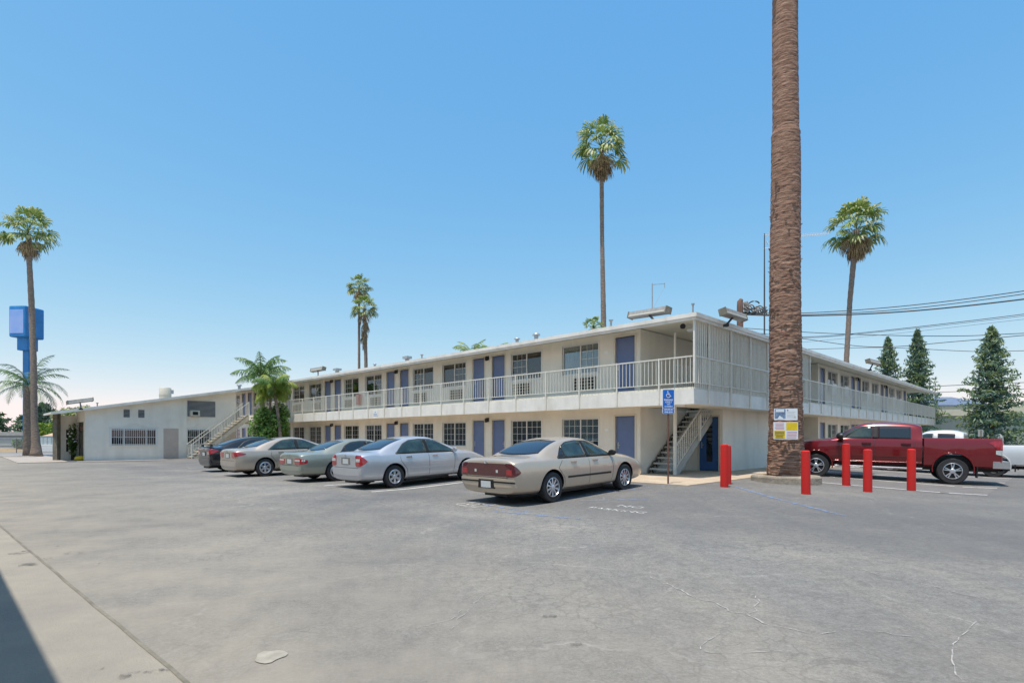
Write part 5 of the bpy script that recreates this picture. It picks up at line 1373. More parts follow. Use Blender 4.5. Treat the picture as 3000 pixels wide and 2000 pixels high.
def frond(mb, o, az, el, L, rnd, mi, arch=1.0, nl=34, ll=.42, width=.022, hang=.55):
    """pinnate frond: arching midrib with hanging leaflets"""
    h = Vector((math.cos(az), math.sin(az), 0)); p = Vector(o); a = el; seg = L / nl; pts = [p.copy()]
    for i in range(nl):
        a -= arch * (1.5 / nl) * (.5 + 1.2 * i / nl); d = h * math.cos(a) + Vector((0, 0, math.sin(a))); p = p + d * seg; pts.append(p.copy())
        if i > 3:
            side = Vector((-h.y, h.x, 0)); f = i / nl; l = ll * (math.sin(PI * min(1, .12 + f * .95)) ** .6) * rnd.uniform(.85, 1.1)
            for s in (-1, 1):
                ld = (side * s * .85 + d * .55 + Vector((0, 0, -hang * rnd.uniform(.3, 1.3)))).normalized(); mdl = p + ld * l * .55; e = p + ld * l + Vector((0, 0, -.25 * l * hang * 1.5)); wd = d * width
                mb.add([p - wd, p + wd, mdl + wd, mdl - wd, e], [(0, 1, 2, 3), (3, 2, 4)], mi)
    mb.tube([pts[0], pts[nl // 3], pts[2 * nl // 3], pts[-1]], [.035, .022, .014, .005], 5, mi)

def feather_palm(label, base, h, r, L, n, seed, mt='queen', mt2=None, lean=(0, 0), name='palm_tree', group=None, els=(80, -15), ll=.42, trunk='trunk_grey', hang=.55, width=.022):
    rnd = random.Random(seed); t = empty(name, tuple(base), (0, 0, 0), label, 'palm tree', group)
    top = Vector((lean[0], lean[1], h)); m_ = MB(); pts = [Vector((lean[0] * f * f, lean[1] * f * f, h * f)) for f in [i / 12 for i in range(13)]]
    m_.tube(pts, [r * (1.25 - .35 * i / 12) * (1 + .03 * (-1) ** i) for i in range(13)], 12); m_.build('trunk', M[trunk], t, smooth='all')
    m_ = MB()
    for k in range(n):
        f = (k + .5) / n; frond(m_, top + Vector((0, 0, .1)), k * 2.39996 + rnd.uniform(-.3, .3), math.radians(lerp(els[0], els[1], f) + rnd.uniform(-8, 8)), L * rnd.uniform(.85, 1.1), rnd, 0 if rnd.random() < .7 or not mt2 else 1, arch=rnd.uniform(.8, 1.25), ll=ll, hang=hang, width=width)
    m_.build('crown', [M[mt], M[mt2 or mt]], t, fix=False)
    return t

def card(mb, c, s, rnd, mi, flat=0.0, asp=1.6):
    n = Vector((rnd.gauss(0, 1), rnd.gauss(0, 1), rnd.gauss(0, 1) * (1 - flat) + flat * 2)); 
    if n.length < .01: n = Vector((0, 0, 1))
    n.normalize(); a = n.cross(Vector((rnd.gauss(0, 1), rnd.gauss(0, 1), rnd.gauss(0, 1)))).normalized(); b = n.cross(a)
    mb.add([c - a * s * .5 * asp, c + b * s * .42, c + a * s * .5 * asp, c - b * s * .42], [(0, 1, 2, 3)], mi)

def conifer(label, base, h, rad, seed, z0=.6, mats=('needle', 'needledark', 'needlelight'), group='conifers beyond the right wing', dens=1.0, cs=.17, name='conifer'):
    rnd = random.Random(seed); t = empty(name, tuple(base), (0, 0, 0), label, 'tree', group)
    m_ = MB(); m_.tube([(0, 0, 0), (.03, 0, h * .5), (0, 0, h * .97)], [rad * .085, rad * .05, .02], 8); m_.build('trunk', M['bark'], t, smooth='all')
    m_ = MB(); nb = int(h * 17 * dens); k = 0
    for i in range(nb):
        f = (i + rnd.random()) / nb; z = lerp(z0, h, f ** .92); fr = (z - z0) / (h - z0)
        L = rad * (1 - fr) ** .80 * rnd.choice([.62, .8, .9, 1.0, 1.08, 1.15]) + .12; az = i * 2.39996 + rnd.uniform(-.5, .5)
        el = math.radians(lerp(-14, 38, fr) + rnd.uniform(-10, 10)); d = Vector((math.cos(az) * math.cos(el), math.sin(az) * math.cos(el), math.sin(el))); side = Vector((-math.sin(az), math.cos(az), 0)); tone = rnd.choice([0, 0, 1, 2, 2])
        nc = int(26 * L / rad * dens) + 7
        for j in range(nc):
            g_ = (j + rnd.random()) / nc; g_ = .15 + .85 * g_; c = Vector((0, 0, z)) + d * L * g_ + Vector((0, 0, .10 * L * math.sin(g_ * 3) + .14 * L * g_ * g_))
            sp = L * .30 * (1 - .65 * g_) + .05; c += side * rnd.gauss(0, sp * .7) + Vector((0, 0, rnd.gauss(0, .07)))
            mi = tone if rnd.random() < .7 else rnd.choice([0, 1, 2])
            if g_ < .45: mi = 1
            card(m_, c, cs * .85 * rnd.uniform(.7, 1.4), rnd, mi, .25, 3.0)
    for j in range(14): card(m_, Vector((rnd.gauss(0, .04), rnd.gauss(0, .04), h - .5 + .6 * j / 14)), cs * .8, rnd, 0, 0, 2.2)
    m_.build('crown', [M[x] for x in mats], t, fix=False)
    return t

def leafy(label, base, h, rx, ry, z0, seed, n=3600, s=.10, mats=('leaf', 'leafdark', 'leaf'), cat='bush', name='bush', trunkr=.06, group=None, lumps=9):
    rnd = random.Random(seed); t = empty(name, tuple(base), (0, 0, 0), label, cat, group)
    m_ = MB(); cz = (h + z0) / 2; hh = (h - z0) / 2
    for k in range(5):
        a = k * 1.3; m_.tube([(.05 * math.cos(a), .05 * math.sin(a), 0), (.2 * rx * math.cos(a), .2 * ry * math.sin(a), cz * .5), (.55 * rx * math.cos(a), .55 * ry * math.sin(a), cz + .3 * hh)], [trunkr, trunkr * .6, trunkr * .25], 6)
    m_.build('trunk', M['bark'], t, smooth='all')
    blobs = []
    for k in range(lumps):
        a = k * 2.39996; f = (k + .5) / lumps; zz_ = lerp(-.75, .8, f); rr = math.sqrt(max(0, 1 - zz_ * zz_)) * .55
        blobs.append((Vector((rx * rr * math.cos(a), ry * rr * math.sin(a), cz + hh * zz_ * .8)), rnd.uniform(.38, .62)))
    m_ = MB()
    for i in range(n):
        bc, br = rnd.choice(blobs); d = Vector((rnd.gauss(0, 1), rnd.gauss(0, 1), rnd.gauss(0, 1))).normalized(); q = rnd.random() ** .35
        c = bc + Vector((d.x * rx, d.y * ry, d.z * hh)) * br * q
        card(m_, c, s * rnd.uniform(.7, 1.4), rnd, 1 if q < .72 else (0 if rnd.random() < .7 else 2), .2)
    m_.build('crown', [M[x] for x in mats], t, fix=False)
    return t

# ---- the big palm in front: heavily textured trunk in a concrete ring
pc = at(2301, 1281, 16.75); pc.z = 0.0
t = empty('palm_tree', tuple(pc), (0, 0, 0), 'huge fan palm with rough brown trunk cut by the top of the picture', 'palm tree')
pr = [(0, .62), (.12, .53), (.35, .505), (.9, .49), (1.6, .465), (2.6, .45), (4.5, .435), (8.0, .41), (10.35, .395), (10.48, .40), (10.6, .36), (14.5, .345), (19, .31), (21.5, .28)]
def trunk_r(z): return ip(pr, z)
m_ = MB(); NS = 132; zs_ = []; z = 0
while z < 15.2: zs_.append(z); z += .019 if z < 6 else .026
while z < 21.5: zs_.append(z); z += .25
for z in zs_:
    r0 = trunk_r(z); amp = lerp(.026, .010, min(1, z / 9)) * (.35 if z > 15.2 else 1)
    lx = .0 + .012 * math.sin(z * .8)
    for j in range(NS):
        a = 2 * PI * j / NS; q = Vector((math.cos(a) * 1.35, math.sin(a) * 1.35, z * 10.5))
        n1 = noise.noise(q * 1.15 + Vector((0, 0, 2.2 * noise.noise(q * .55)))); n2 = noise.noise(Vector((q.x * 4.2, q.y * 4.2, z * 22)))
        rr_ = r0 + amp * (1 - abs(n1) * 3.2) * .75 + amp * .55 * n2
        m_.v.append((rr_ * math.cos(a) + lx, rr_ * math.sin(a), z))
for i in range(len(zs_) - 1):
    for j in range(NS):
        a, b = i * NS + j, i * NS + (j + 1) % NS; m_.f.append((a, b, b + NS, a + NS)); m_.m.append(0)
mt = bpy.data.materials.new('palm_bark'); mt.use_nodes = True; nt_ = mt.node_tree; Lk = nt_.links; pb = nt_.nodes['Principled BSDF']; pb.inputs['Roughness'].default_value = .95; pb.inputs['Specular IOR Level'].default_value = .2
tc = nt_.nodes.new('ShaderNodeTexCoord'); mp = nt_.nodes.new('ShaderNodeMapping'); mp.inputs['Scale'].default_value = (2.8, 2.8, 30); Lk.new(tc.outputs['Object'], mp.inputs[0])
n1 = nt_.nodes.new('ShaderNodeTexNoise'); n1.inputs['Scale'].default_value = 1.0; n1.inputs['Detail'].default_value = 7; n1.inputs['Roughness'].default_value = .7; n1.inputs['Distortion'].default_value = .5; Lk.new(mp.outputs[0], n1.inputs[0])
cr = nt_.nodes.new('ShaderNodeValToRGB'); e = cr.color_ramp.elements; e[0].position = .36; e[0].color = (.13, .070, .050, 1); e[1].position = .68; e[1].color = (.46, .315, .235, 1); x = e.new(.5); x.color = (.265, .155, .11, 1)
Lk.new(n1.outputs['Fac'], cr.inputs[0]); Lk.new(cr.outputs[0], pb.inputs['Base Color'])
bp_ = nt_.nodes.new('ShaderNodeBump'); bp_.inputs['Strength'].default_value = .9; bp_.inputs['Distance'].default_value = .03; Lk.new(n1.outputs['Fac'], bp_.inputs['Height']); Lk.new(bp_.outputs[0], pb.inputs['Normal'])
m_.build('trunk', mt, t, smooth='all', fix=False)
m_ = MB(); rnd = random.Random(11); c = Vector((0, 0, 21.5))
for k in range(44):
    f = (k + .5) / 44; fan_leaf(m_, c, k * 2.39996, math.radians(lerp(84, -30, f) + rnd.uniform(-8, 8)), rnd.uniform(1.0, 1.4), rnd.uniform(1.0, 1.3), rnd, 0, mi2=1, droop=lerp(.15, .6, f))
m_.build('crown', [M['fan'], M['fanlight']], t, fix=False)
m_ = MB()
for k in range(260):                    # short stubs and fibres standing off the trunk
    a = rnd.uniform(0, 2 * PI); z = rnd.uniform(.1, 3.2) if rnd.random() < .75 else rnd.uniform(3, 9); r0 = trunk_r(z); d = Vector((math.cos(a), math.sin(a), 0)); s = Vector((-d.y, d.x, 0)); l = rnd.uniform(.03, .075); w_ = rnd.uniform(.02, .06)
    p = d * r0 + Vector((0, 0, z)); m_.add([p - s * w_, p + s * w_, p + d * l + Vector((0, 0, .03)) + s * w_ * .6, p + d * l + Vector((0, 0, .03)) - s * w_ * .6], [(0, 1, 2, 3)])
m_.build('leaf_stub', M['trunk_tan'], t, fix=False)['kind'] = 'stuff'
# concrete ring
m_ = MB(); NR = 26; pts = []
ringv = []
for r, z in ((.97, -.03), (.96, .15), (.93, .19), (.62, .20), (.60, .12)):
    for j in range(NR):
        a = 2 * PI * j / NR; q = 1 + .03 * noise.noise(Vector((math.cos(a) * 2, math.sin(a) * 2, z))) ; ringv.append((r * q * math.cos(a), r * q * math.sin(a), z))
fsr = [(i * NR + j, i * NR + (j + 1) % NR, (i + 1) * NR + (j + 1) % NR, (i + 1) * NR + j) for i in range(4) for j in range(NR)]
m_.add(ringv, fsr); m_.v = list(m_.v)
ro = m_.build('planter_ring', mat('ring_concrete', (0.36, 0.315, 0.25), 0.95, col2=(0.20, 0.17, 0.135), vscale=3.5, bump=0.8, bscale=20, detail=9)); ro.location = (pc.x, pc.y, zg(pc.x, pc.y)); tag(ro, 'low round concrete ring at the foot of the huge palm', 'planter')
m_ = MB(); m_.lathe([(.61, .155), (.0, .165)], 20); so_ = m_.build('soil', M['dryground']); so_.location = ro.location; so_.parent = ro; so_.location = (0, 0, 0)

# ---- other fan palms
def P_(u, v, Y, z=None):
    p = at(u, v, Y); p.z = p.z if z is None else z; return p
fan_palm('tallest far fan palm rising from behind the roof left of the corner', [P_(1770, 0, 36, 0), P_(1768, 930, 36), P_(1764, 700, 36), P_(1762, 440, 36)], [.30, .17, .13, .14], None, 1.95, 21, skirt=1.2)
fan_palm('bushy fan palm with a full brown skirt right of the huge trunk', [P_(2474, 0, 52, 0), P_(2480, 1050, 52), P_(2490, 880, 52), P_(2502, 750, 52), P_(2509, 674, 52)], [.40, .22, .21, .24, .28], None, 2.85, 33, skirt=2.2, leaves=38)
fan_palm('thin trunked left palm of the distant pair, its crown higher', [P_(1052, 0, 76, 0), P_(1052, 1060, 76), P_(1052, 845, 76)], [.26, .17, .15], None, 1.95, 5, skirt=1.0)
fan_palm('right palm of the distant pair with a long ragged skirt', [P_(1073, 0, 72, 0), P_(1072, 1060, 72), P_(1068, 905, 72)], [.30, .22, .24], None, 1.9, 6, skirt=1.3, skirt_long=1.9)
fan_palm('leaning fan palm in front of the blue pylon sign at the far left', [P_(106, 1337, 42, 0), P_(106, 1310, 42), P_(101, 1240, 42), P_(98, 1050, 42), P_(92, 880, 42), P_(86, 770, 42), P_(83, 686, 42)], [.44, .30, .215, .20, .19, .17, .19], None, 1.95, 9, skirt=.6)
fan_palm('small fan palm crown peeking over the roof beside the tall palm', [P_(1738, 0, 33, 0), P_(1738, 990, 33), P_(1738, 962, 33)], [.14, .10, .10], None, .75, 14, skirt=.2, leaves=22)
# ---- feather palms
feather_palm('yellow green feather palm at the far end of the balcony', P_(824, 0, 34.6, .0), 4.55, .09, 1.55, 17, 3, 'queenyellow', 'queen', group='feather palms by the far stairs', els=(70, 5), ll=.46, hang=1.3, lean=(-.5, 0))
feather_palm('slender green feather palm standing taller than the roof', P_(772, 0, 36.5, .0), 5.35, .13, 2.2, 20, 4, 'queen', 'queen', group='feather palms by the far stairs', els=(84, 12), ll=.5, hang=1.1, lean=(-.15, 0))
feather_palm('feather palm tip showing above the roof line left of centre', P_(1385, 0, 45, 0), 7.75, .15, 2.3, 14, 8, 'queen', 'queenyellow', els=(80, 20), ll=.5)
feather_palm('light green fronds above the roof just right of the other feather palm tip', P_(1443, 0, 46, 0), 8.0, .14, 1.9, 12, 28, 'queenyellow', 'queen', els=(80, 20), ll=.5)
feather_palm('low drooping yellow green feather palm above the leafy shrub', P_(792, 0, 34.9, .0), 4.15, .08, 1.35, 16, 31, 'queenyellow', 'queenyellow', group='feather palms by the far stairs', els=(60, -5), ll=.45, hang=1.6)
feather_palm('blue green feather palm with a thick trunk behind the leaning palm', P_(84, 0, 44, 0), 5.5, .30, 3.4, 22, 12, 'queen', 'needledark', els=(78, -12), ll=.6, trunk='trunk_grey')
# ---- bush and conifers
leafy('round leafy shrub beside the far stairs', P_(795, 0, 35.3, .0), 3.55, 1.25, 1.1, .4, 2, n=9500, s=.10)
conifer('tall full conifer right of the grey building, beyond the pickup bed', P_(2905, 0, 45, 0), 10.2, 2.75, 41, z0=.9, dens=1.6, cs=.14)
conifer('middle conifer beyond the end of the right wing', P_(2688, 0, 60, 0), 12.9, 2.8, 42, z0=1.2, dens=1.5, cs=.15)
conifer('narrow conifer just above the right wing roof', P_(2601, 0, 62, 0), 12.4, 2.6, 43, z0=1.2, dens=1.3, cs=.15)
# ================================================================ things far left
conifer('dark spreading tree cut by the left edge', P_(-20, 0, 95, 0), 5.8, 3.6, 51, z0=1.2, mats=('hazeleaf', 'leafdark', 'hazeleaf'), group='distant trees at the left', dens=.7, cs=.4)
conifer('pale pointed tree behind the grey building at the left', P_(68, 0, 110, 0), 5.6, 2.6, 52, z0=1.0, mats=('hazeleaf', 'hazeleaf', 'needle'), group='distant trees at the left', dens=.7, cs=.42)
conifer('left one of two pointed trees between palm and low building', P_(122, 0, 105, 0), 7.7, 2.2, 53, z0=1.0, mats=('hazeleaf', 'needledark', 'hazeleaf'), group='distant trees at the left', dens=.7, cs=.4)
conifer('right one of two pointed trees between palm and low building', P_(140, 0, 105, 0), 7.5, 2.2, 54, z0=1.0, mats=('hazeleaf', 'needledark', 'hazeleaf'), group='distant trees at the left', dens=.7, cs=.4)
conifer('small pointed tree touching the low roof', P_(160, 0, 100, 0), 6.2, 1.6, 55, z0=1.0, mats=('hazeleaf', 'needledark', 'hazeleaf'), group='distant trees at the left', dens=.6, cs=.4)
leafy('bright green tree above the tan roof', P_(138, 0, 80, 0), 3.7, 2.6, 2.0, 1.4, 56, n=1500, s=.30, mats=('queenyellow', 'leaf', 'leaf'), cat='tree', name='broadleaf_tree', group='distant trees at the left')
leafy('pale green tree rising behind the low roof under the lamp fixture', P_(222, 0, 75, 0), 5.55, 2.6, 2.0, 2.4, 57, n=1600, s=.26, mats=('fanlight', 'leaf', 'fanlight'), cat='tree', name='broadleaf_tree', group='distant trees at the left')
leafy('pale green shrub by the chain link fence', P_(62, 0, 60, 0), 1.5, 1.0, .8, .1, 58, n=700, s=.16, mats=('hazeleaf', 'leaf', 'leaf'), group='distant trees at the left')
def bld(name, label, u0, u1, Y, depth, z1, roofm, wallm, cat='building', over=.3, rz=.5, gable=0.0, seams=0, win=()):
    a, b = P_(u0, 0, Y, 0), P_(u1, 0, Y, 0); w_ = (b.x - a.x)
    t = empty(name, ((a.x + b.x) / 2, Y, 0), (0, 0, 0), label, cat)
    m_ = MB(); m_.box(-w_ / 2, w_ / 2, 0, depth, -.1, z1); wo = m_.build('wall', M[wallm], t)
    m_ = MB()
    if gable:
        x = w_ / 2 + over; m_.add([(-x, -over, z1), (x, -over, z1), (x, depth / 2, z1 + gable), (-x, depth / 2, z1 + gable), (x, depth + over, z1), (-x, depth + over, z1)], [(0, 1, 2, 3), (3, 2, 4, 5), (0, 3, 5), (1, 4, 2), (0, 5, 4, 1)])
        for k in range(seams):
            xx = -x + 2 * x * (k + .5) / seams; m_.add([(xx - .03, -over - .01, z1 + .04), (xx + .03, -over - .01, z1 + .04), (xx + .03, depth / 2, z1 + gable + .05), (xx - .03, depth / 2, z1 + gable + .05)], [(0, 1, 2, 3)])
    else: m_.box(-w_ / 2 - over, w_ / 2 + over, -over, depth + over, z1, z1 + rz)
    m_.build('roof', M[roofm], t)
    for x0, x1, zz0, zz1, mt, nm in win:
        m_ = MB(); m_.box(-w_ / 2 + x0 * w_, -w_ / 2 + x1 * w_, -.04, -.002, zz0, zz1); m_.build(nm, M[mt], t)
    return t, w_
bld('warehouse', 'low grey building with a pale roof band behind the chain link fence', -200, 78, 85, 14, 1.75, 'roofing', 'louvre', rz=.55, win=((.1, .95, .2, 1.1, 'siding', 'panel'),))
bld('house', 'tan roofed house glimpsed between palm and low building', 121, 175, 74, 8, 1.5, 'tanroof', 'cream', gable=.95, over=.3)
# glass wind screen over a white block wall
a = P_(112, 0, 58, 0); b = P_(185, 0, 58, 0)
t = empty('boundary_wall', tuple(a), (0, 0, 0), 'white low block wall topped by a pale glass screen at the far left', 'wall')
L_ = b.x - a.x; m_ = MB(); m_.box(0, L_, 0, .2, -.1, .72)
m_.build('wall', M['acwhite'], t)
m_ = MB()
for k in range(4): m_.box(.02, L_ - .02, -.008, -.0, .10 + k * .16, .11 + k * .16)
m_.build('mortar_joint', M['siding'], t)
m_ = MB(); m_.box(0, L_, .08, .12, .73, 1.55); m_.build('glass_screen', M['pylonface'] if False else mat('pale_screen', (.42, .52, .55), .3, var=.06), t)
m_ = MB(); m_.box(-.05, L_ + .05, .05, .15, 1.55, 1.62)
for k in range(7): x = L_ * k / 6; m_.box(x - .03, x + .03, .06, .14, .73, 1.55)
m_.build('screen_frame', M['steel'], t)
# chain link fence, bare ground, road and kerb at the left
a, b = P_(-160, 0, 52, 0), P_(64, 0, 52, 0)
t = empty('chain_link_fence', tuple(a), (0, 0, 0), 'thin chain link fence in front of the dry ground at the left edge', 'fence')
m_ = MB(); L_ = b.x - a.x; m_.tube([(0, 0, 1.35), (L_, 0, 1.35)], .025, 6)
nn = 90
for k in range(nn):
    x = L_ * k / nn
    m_.add([(x, 0, .05), (x + .012, 0, .05), (x + 1.3 + .012, 0, 1.33), (x + 1.3, 0, 1.33)], [(0, 1, 2, 3)]); m_.add([(x + 1.3, .004, .05), (x + 1.312, .004, .05), (x + .012, .004, 1.33), (x, .004, 1.33)], [(0, 1, 2, 3)])
m_.build('mesh', M['steel'], t)
for k in range(4):
    m_ = MB(); x = L_ * (k + .35) / 3.6; m_.tube([(x, 0, 0), (x, 0, 1.4)], .035, 8); m_.build('post', M['seam'], t)
m_ = MB(); n = 20
for i in range(n + 1):
    u = -300 + 380 * i / n
    p0, p1, p2 = P_(u, 0, 54, .0), P_(u, 0, 60, .42 + .25 * noise.noise(Vector((i * .5, 0, 0))) - .25 * max(0, i - 14) / 6), P_(u, 0, 70, .1)
    m_.v += [tuple(p0), tuple(p1), tuple(p2)]
for i in range(n):
    for j in range(2): m_.f.append((3 * i + j, 3 * i + 3 + j, 3 * i + 4 + j, 3 * i + 1 + j)); m_.m.append(0)
tag(m_.build('dry_ground', M['dryground'], smooth='all'), kind='structure')
m_ = MB(); a, b = P_(-300, 0, 41.2, 0), P_(105, 0, 41.2, 0); m_.box(a.x, b.x, 41.0, 41.25, -.02, .09)
tag(m_.build('kerb', M['conc']), kind='structure')
m_ = MB(); m_.add([(-120, 42.5, .008), (-36.4, 42.5, .008), (-37, 52, .008), (-120, 52, .008)], [(0, 1, 2, 3)])
tag(m_.build('road', mat('road_asphalt', (.24, .235, .23), .9, var=.08, vscale=.8)), kind='structure')
# entrance corner: wide brown fin post, two wooden chairs, climbing rose, yellow bag
p = AB(44.9, 4.62)
m_ = MB(); m_.box(-.14, .14, -.14, .14, 0, 2.95); o = m_.build('post', M['seam']); o.location = p; tag(o, 'thick brown roof post at the outer corner of the low building', 'post')
def chair(u, Y, rot, label):
    t = empty('wooden_chair', tuple(P_(u, 0, Y, .036)), (0, 0, rot), label, 'chair', 'wooden chairs by the entrance')
    m_ = MB(); m_.box(-.24, .24, -.22, .24, .40, .44); m_.build('seat', M['wood'], t)
    m_ = MB()
    for k in range(4): m_.box(-.22 + k * .12, -.14 + k * .12, .22, .25, .44, .95)
    m_.box(-.24, .24, .215, .255, .951, 1.01); m_.build('backrest', M['wood'], t)
    for x in (-.22, .22):
        for y in (-.2, .22): m_ = MB(); m_.box(x - .025, x + .025, y - .025, y + .025, 0, .40); m_.build('leg', M['wood'], t)
chair(179, 38.5, .4, 'weathered wooden chair nearer the brown corner post'); chair(191, 37.6, -.3, 'weathered wooden chair nearer the climbing rose')
t = leafy('dark climbing rose with white flowers beside the entrance', P_(212, 0, 35.6, .03), 2.35, .24, .24, .1, 61, n=900, s=.09, mats=('leafdark', 'leafdark', 'leaf'), cat='rose', name='rose_bush', trunkr=.03)
m_ = MB(); rnd = random.Random(4)
for k in range(26):
    a = rnd.uniform(0, 2 * PI); z = rnd.uniform(1.0, 2.2)
    for q in range(3): card(m_, Vector((.25 * math.cos(a), .25 * math.sin(a), z)) + Vector((rnd.gauss(0, .02), rnd.gauss(0, .02), rnd.gauss(0, .02))), .09, rnd, 0)
m_.build('flowers', M['petal'], t, fix=False)
m_ = MB(); bm = bmesh.new(); bmesh.ops.create_icosphere(bm, subdivisions=3, radius=1)
vs = [(v.co.x * .34 * (1 + .2 * noise.noise(v.co * 3)), v.co.y * .24, max(0, v.co.z * .17 * (1 + .5 * noise.noise(v.co * 4)) + .10)) for v in bm.verts]
m_.add(vs, [tuple(v.index for v in f.verts) for f in bm.faces]); bm.free()
o = m_.build('bag', M['yellow'], smooth='all'); o.location = P_(236, 0, 34.9, .034); tag(o, 'yellow plastic bag on the ground by the low wall corner', 'bag')
# ================================================================ far right
t, w_ = bld('warehouse', 'long grey building with a blue metal roof beyond the conifers', 2700, 3450, 62, 18, 3.75, 'blueroof', 'siding', gable=0, over=.0, rz=.05,
            win=((.0, .52, .9, 1.02, 'louvre', 'ledge'), (.12, .25, .02, 1.7, 'louvre', 'roller_door')))
m_ = MB(); m_.box(-w_ / 2 - .2, w_ / 2 + .2, -.35, 3.0, 3.83, 4.95); m_.build('upper_band', M['cream'], t)
m_ = MB(); x0, x1 = -w_ / 2 - .1, -w_ / 2 + 8.0; m_.add([(x0, -.45, 5.0), (x1, -.45, 5.0), (x1, 6, 6.35), (x0, 6, 6.35), (x1, 12, 5.0), (x0, 12, 5.0)], [(0, 1, 2, 3), (3, 2, 4, 5), (0, 3, 5), (1, 4, 2), (0, 5, 4, 1)])
for k in range(16):
    xx = lerp(x0, x1, (k + .5) / 16); m_.add([(xx - .035, -.47, 5.05), (xx + .035, -.47, 5.05), (xx + .035, 6, 6.42), (xx - .035, 6, 6.42)], [(0, 1, 2, 3)])
m_.build('metal_roof', M['blueroof'], t)
m_ = MB()
for k in range(16): z = .3 + k * .215; m_.box(-w_ / 2, w_ / 2, -.02, -.001, z, z + .02)
m_.build('siding_joint', M['louvre'], t)
m_ = MB(); m_.add([(24, 50, .03), (120, 50, .03), (120, 61, .05), (24, 61, .05)], [(0, 1, 2, 3)])
tag(m_.build('lawn', M['grass']), kind='structure')
m_ = MB(); m_.add([(24, 46, .012), (120, 46, .012), (120, 50, .012), (24, 50, .012)], [(0, 1, 2, 3)])
tag(m_.build('far_pavement', M['conc']), kind='structure')
p = P_(2872, 0, 40, 0); t = empty('road_sign', tuple(p), (0, 0, .25), 'small pale sign on a dark post beyond the dark red pickup bed', 'sign')
m_ = MB(); m_.box(-.24, .24, -.03, -.01, 1.52, 2.02); m_.build('sign_plate', M['siding'], t); m_ = MB(); m_.box(-.035, .035, -.07, -.031, 1.46, 1.98); m_.box(-.03, .03, -.009, .03, 0, 1.9); m_.build('post', M['seam'], t)
p = P_(2925, 0, 44, 0); m_ = MB(); m_.box(-.22, .22, -.2, .2, 0, 1.62); m_.lathe([(.2, 1.62), (.15, 1.70), (0, 1.72)], 12); m_.box(-.16, .16, -.215, -.201, .9, 1.45, 1); o = m_.build('utility_box', [M['acwhite'], M['steel']]); o.location = p; tag(o, 'white utility cabinet at the foot of the tall full conifer', 'cabinet')
# ================================================================ utility pole, mast and cables
p = at(2168, 0, 40); p.z = 0
t = empty('utility_pole', tuple(p), (0, 0, 0), 'brown wooden utility pole with coiled cables above the right wing roof', 'pole')
zt = H + (V0 - 876) * 40 / F
m_ = MB(); m_.tube([(0, 0, 0), (0, 0, zt - .5), (0, 0, zt - .2), (.10, 0, zt - .02)], [.25, .215, .20, .13], 12); m_.build('pole', M['wood'], t, smooth=True)
kx = 40 / F
def q_(u, v, dy=0): return Vector(((u - 2168) * kx, dy, H + (V0 - v) * kx))
m_ = MB()
for k in range(7):
    pts = []; rnd = random.Random(k)
    for i in range(22):
        f = i / 21; u = 2176 + 66 * f; v = 908 + 16 * (k / 6 - .5) + 5 * math.sin(f * 16 + k * 1.7) + 3 * f; pts.append(q_(u, v, -.25 + .12 * math.sin(f * 13 + k)))
    m_.tube(pts, .045, 6)
m_.tube([q_(2184, 884), q_(2188, 896), q_(2186, 908)], [.16, .20, .12], 8)
m_.build('cable_coil', M['cablecoil'], t, smooth='all')
m_ = MB(); m_.tube([q_(2196 + 14 * (1 - math.cos(a)) , 889 - 7 * math.sin(a)) for a in [PI * i / 10 for i in range(11)]], .05, 7); m_.tube([q_(2170, 917), q_(2235, 921)], .07, 7); m_.build('cable_loop', M['cable'], t, smooth='all')
# thin mast with a boom aerial
p = at(2239.5, 0, 36); p.z = 0; kk = 36 / F
t = empty('antenna_mast', tuple(p), (0, 0, 0), 'thin dark antenna mast with a long boom behind the huge palm trunk', 'antenna')
def r_(u, v): return Vector(((u - 2239.5) * kk, 0, H + (V0 - v) * kk))
m_ = MB(); m_.tube([(0, 0, 0), r_(2239.5, 850), r_(2239.5, 684)], [.05, .045, .03], 8); m_.build('mast', M['cable'], t)
m_ = MB(); m_.tube([r_(2236, 688), r_(2340, 692), r_(2428, 684)], .016, 6)
for k in range(24): u = 2245 + k * 7.8; b_ = r_(u, lerp(688, 691, min(1, k / 12)) - max(0, k - 12) * .6); m_.tube([b_ + Vector((0, -.35, 0)), b_ + Vector((0, .35, 0))], .014, 5)
m_.tube([r_(2238, 728), r_(2262, 725)], .02, 6); m_.tube([r_(2246, 706), r_(2250, 716)], .05, 6); m_.build('aerial', M['acwhite'], t)
def cable(pts, r, label):
    """pts: (u, v, Y) - a smooth hanging line through real points"""
    P = [at(*q) for q in pts]; out = []; n = len(P)
    for i in range(n - 1):
        p0, p1, p2, p3 = P[max(i - 1, 0)], P[i], P[i + 1], P[min(i + 2, n - 1)]
        for j in range(8):
            f = j / 8; out.append(.5 * ((2 * p1) + (p2 - p0) * f + (2 * p0 - 5 * p1 + 4 * p2 - p3) * f * f + (3 * p1 - p0 - 3 * p2 + p3) * f ** 3))
    out.append(P[-1]); m_ = MB(); b = out[0].copy(); m_.tube([p - b for p in out], r, 5)
    o = m_.build('power_cable', M['cable'], smooth='all'); o.location = b; tag(o, label, 'cable', 'overhead cables at the right')
cable([(2175, 914, 40), (2346, 917, 38.5), (2640, 897, 36), (3000, 852, 33), (3500, 770, 30)], .028, 'topmost of the thick cables running right from the coiled pole')
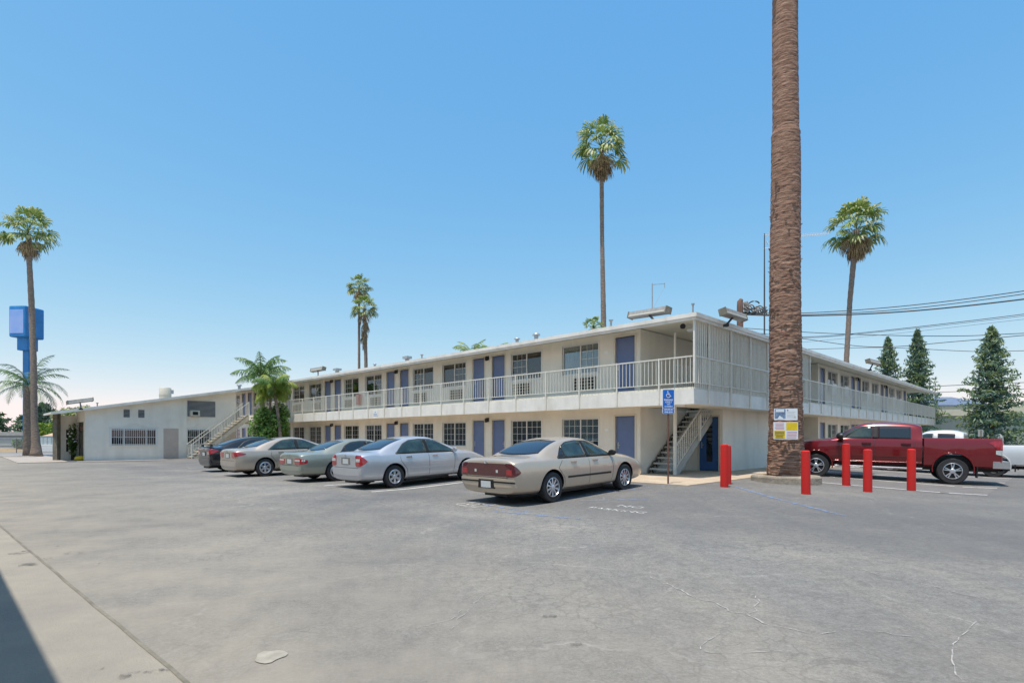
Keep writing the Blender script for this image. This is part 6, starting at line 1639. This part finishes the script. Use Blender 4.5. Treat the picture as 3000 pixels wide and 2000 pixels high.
cable([(2175, 918, 40), (2346, 922, 38.5), (2640, 906, 36), (3000, 861, 33), (3500, 782, 30)], .026, 'middle one of the thick cables running right from the coiled pole')
cable([(2175, 921, 40), (2346, 925, 38.5), (2640, 913, 36), (3000, 876, 33), (3500, 806, 30)], .045, 'thickest and lowest cable running right from the coiled pole')
cable([(2100, 985, 62), (2346, 987, 60), (2540, 973, 58), (3000, 920, 54), (3500, 850, 50)], .034, 'upper thin cable crossing above the left conifer tip')
cable([(2100, 990, 62), (2346, 990, 60), (2540, 976, 58), (3000, 925, 54), (3500, 857, 50)], .022, 'fine cable just under the one above the left conifer tip')
cable([(2100, 955, 62), (2346, 972, 60), (2560, 981, 58), (2800, 984, 56), (3000, 976, 55), (3500, 955, 52)], .036, 'nearly level cable crossing the middle conifer tip')
cable([(2100, 960, 66), (2346, 991, 64), (2560, 1016, 60), (2800, 1000, 57), (3000, 982, 55), (3500, 940, 52)], .036, 'sagging cable crossing the left conifer top')
cable([(2100, 1030, 66), (2392, 1022, 64), (2600, 1018, 61), (2850, 1029, 58), (3000, 1027, 56), (3500, 1015, 52)], .030, 'level cable crossing the right conifer below its tip')
cable([(2640, 1137, 72), (2740, 1131, 71), (3000, 1120, 68), (3500, 1105, 64)], .040, 'upper cable of the low pair above the blue metal roof')
cable([(2640, 1152, 72), (2740, 1149, 71), (3000, 1139, 68), (3500, 1125, 64)], .034, 'lower cable of the low pair above the blue metal roof')
cable([(2346, 1003, 66), (2640, 975, 62), (3000, 935, 56), (3500, 880, 50)], .016, 'faintest thin cable high between the crossing lines')
# building behind the camera whose shade falls on the apron
t = empty('near_building', (0, 0, 0), (0, 0, PI / 4 + .02), 'cream building with a flat canopy just behind the viewpoint', 'building')
m_ = MB(); m_.box(-9, -2.6, -25, 60, 0, 4.2); m_.build('wall', M['stucco'], t)
SHX = -.66
m_ = MB(); m_.box(-9.5, SHX, -26, 61, 4.21, 4.5); m_.build('canopy', M['fascia'], t)
for y in (-14, -6, 8, 16, 26, 38):
    m_ = MB(); m_.box(-1.1, -.95, y - .07, y + .07, 0, 4.21); m_.build('post', M['rail'], t)
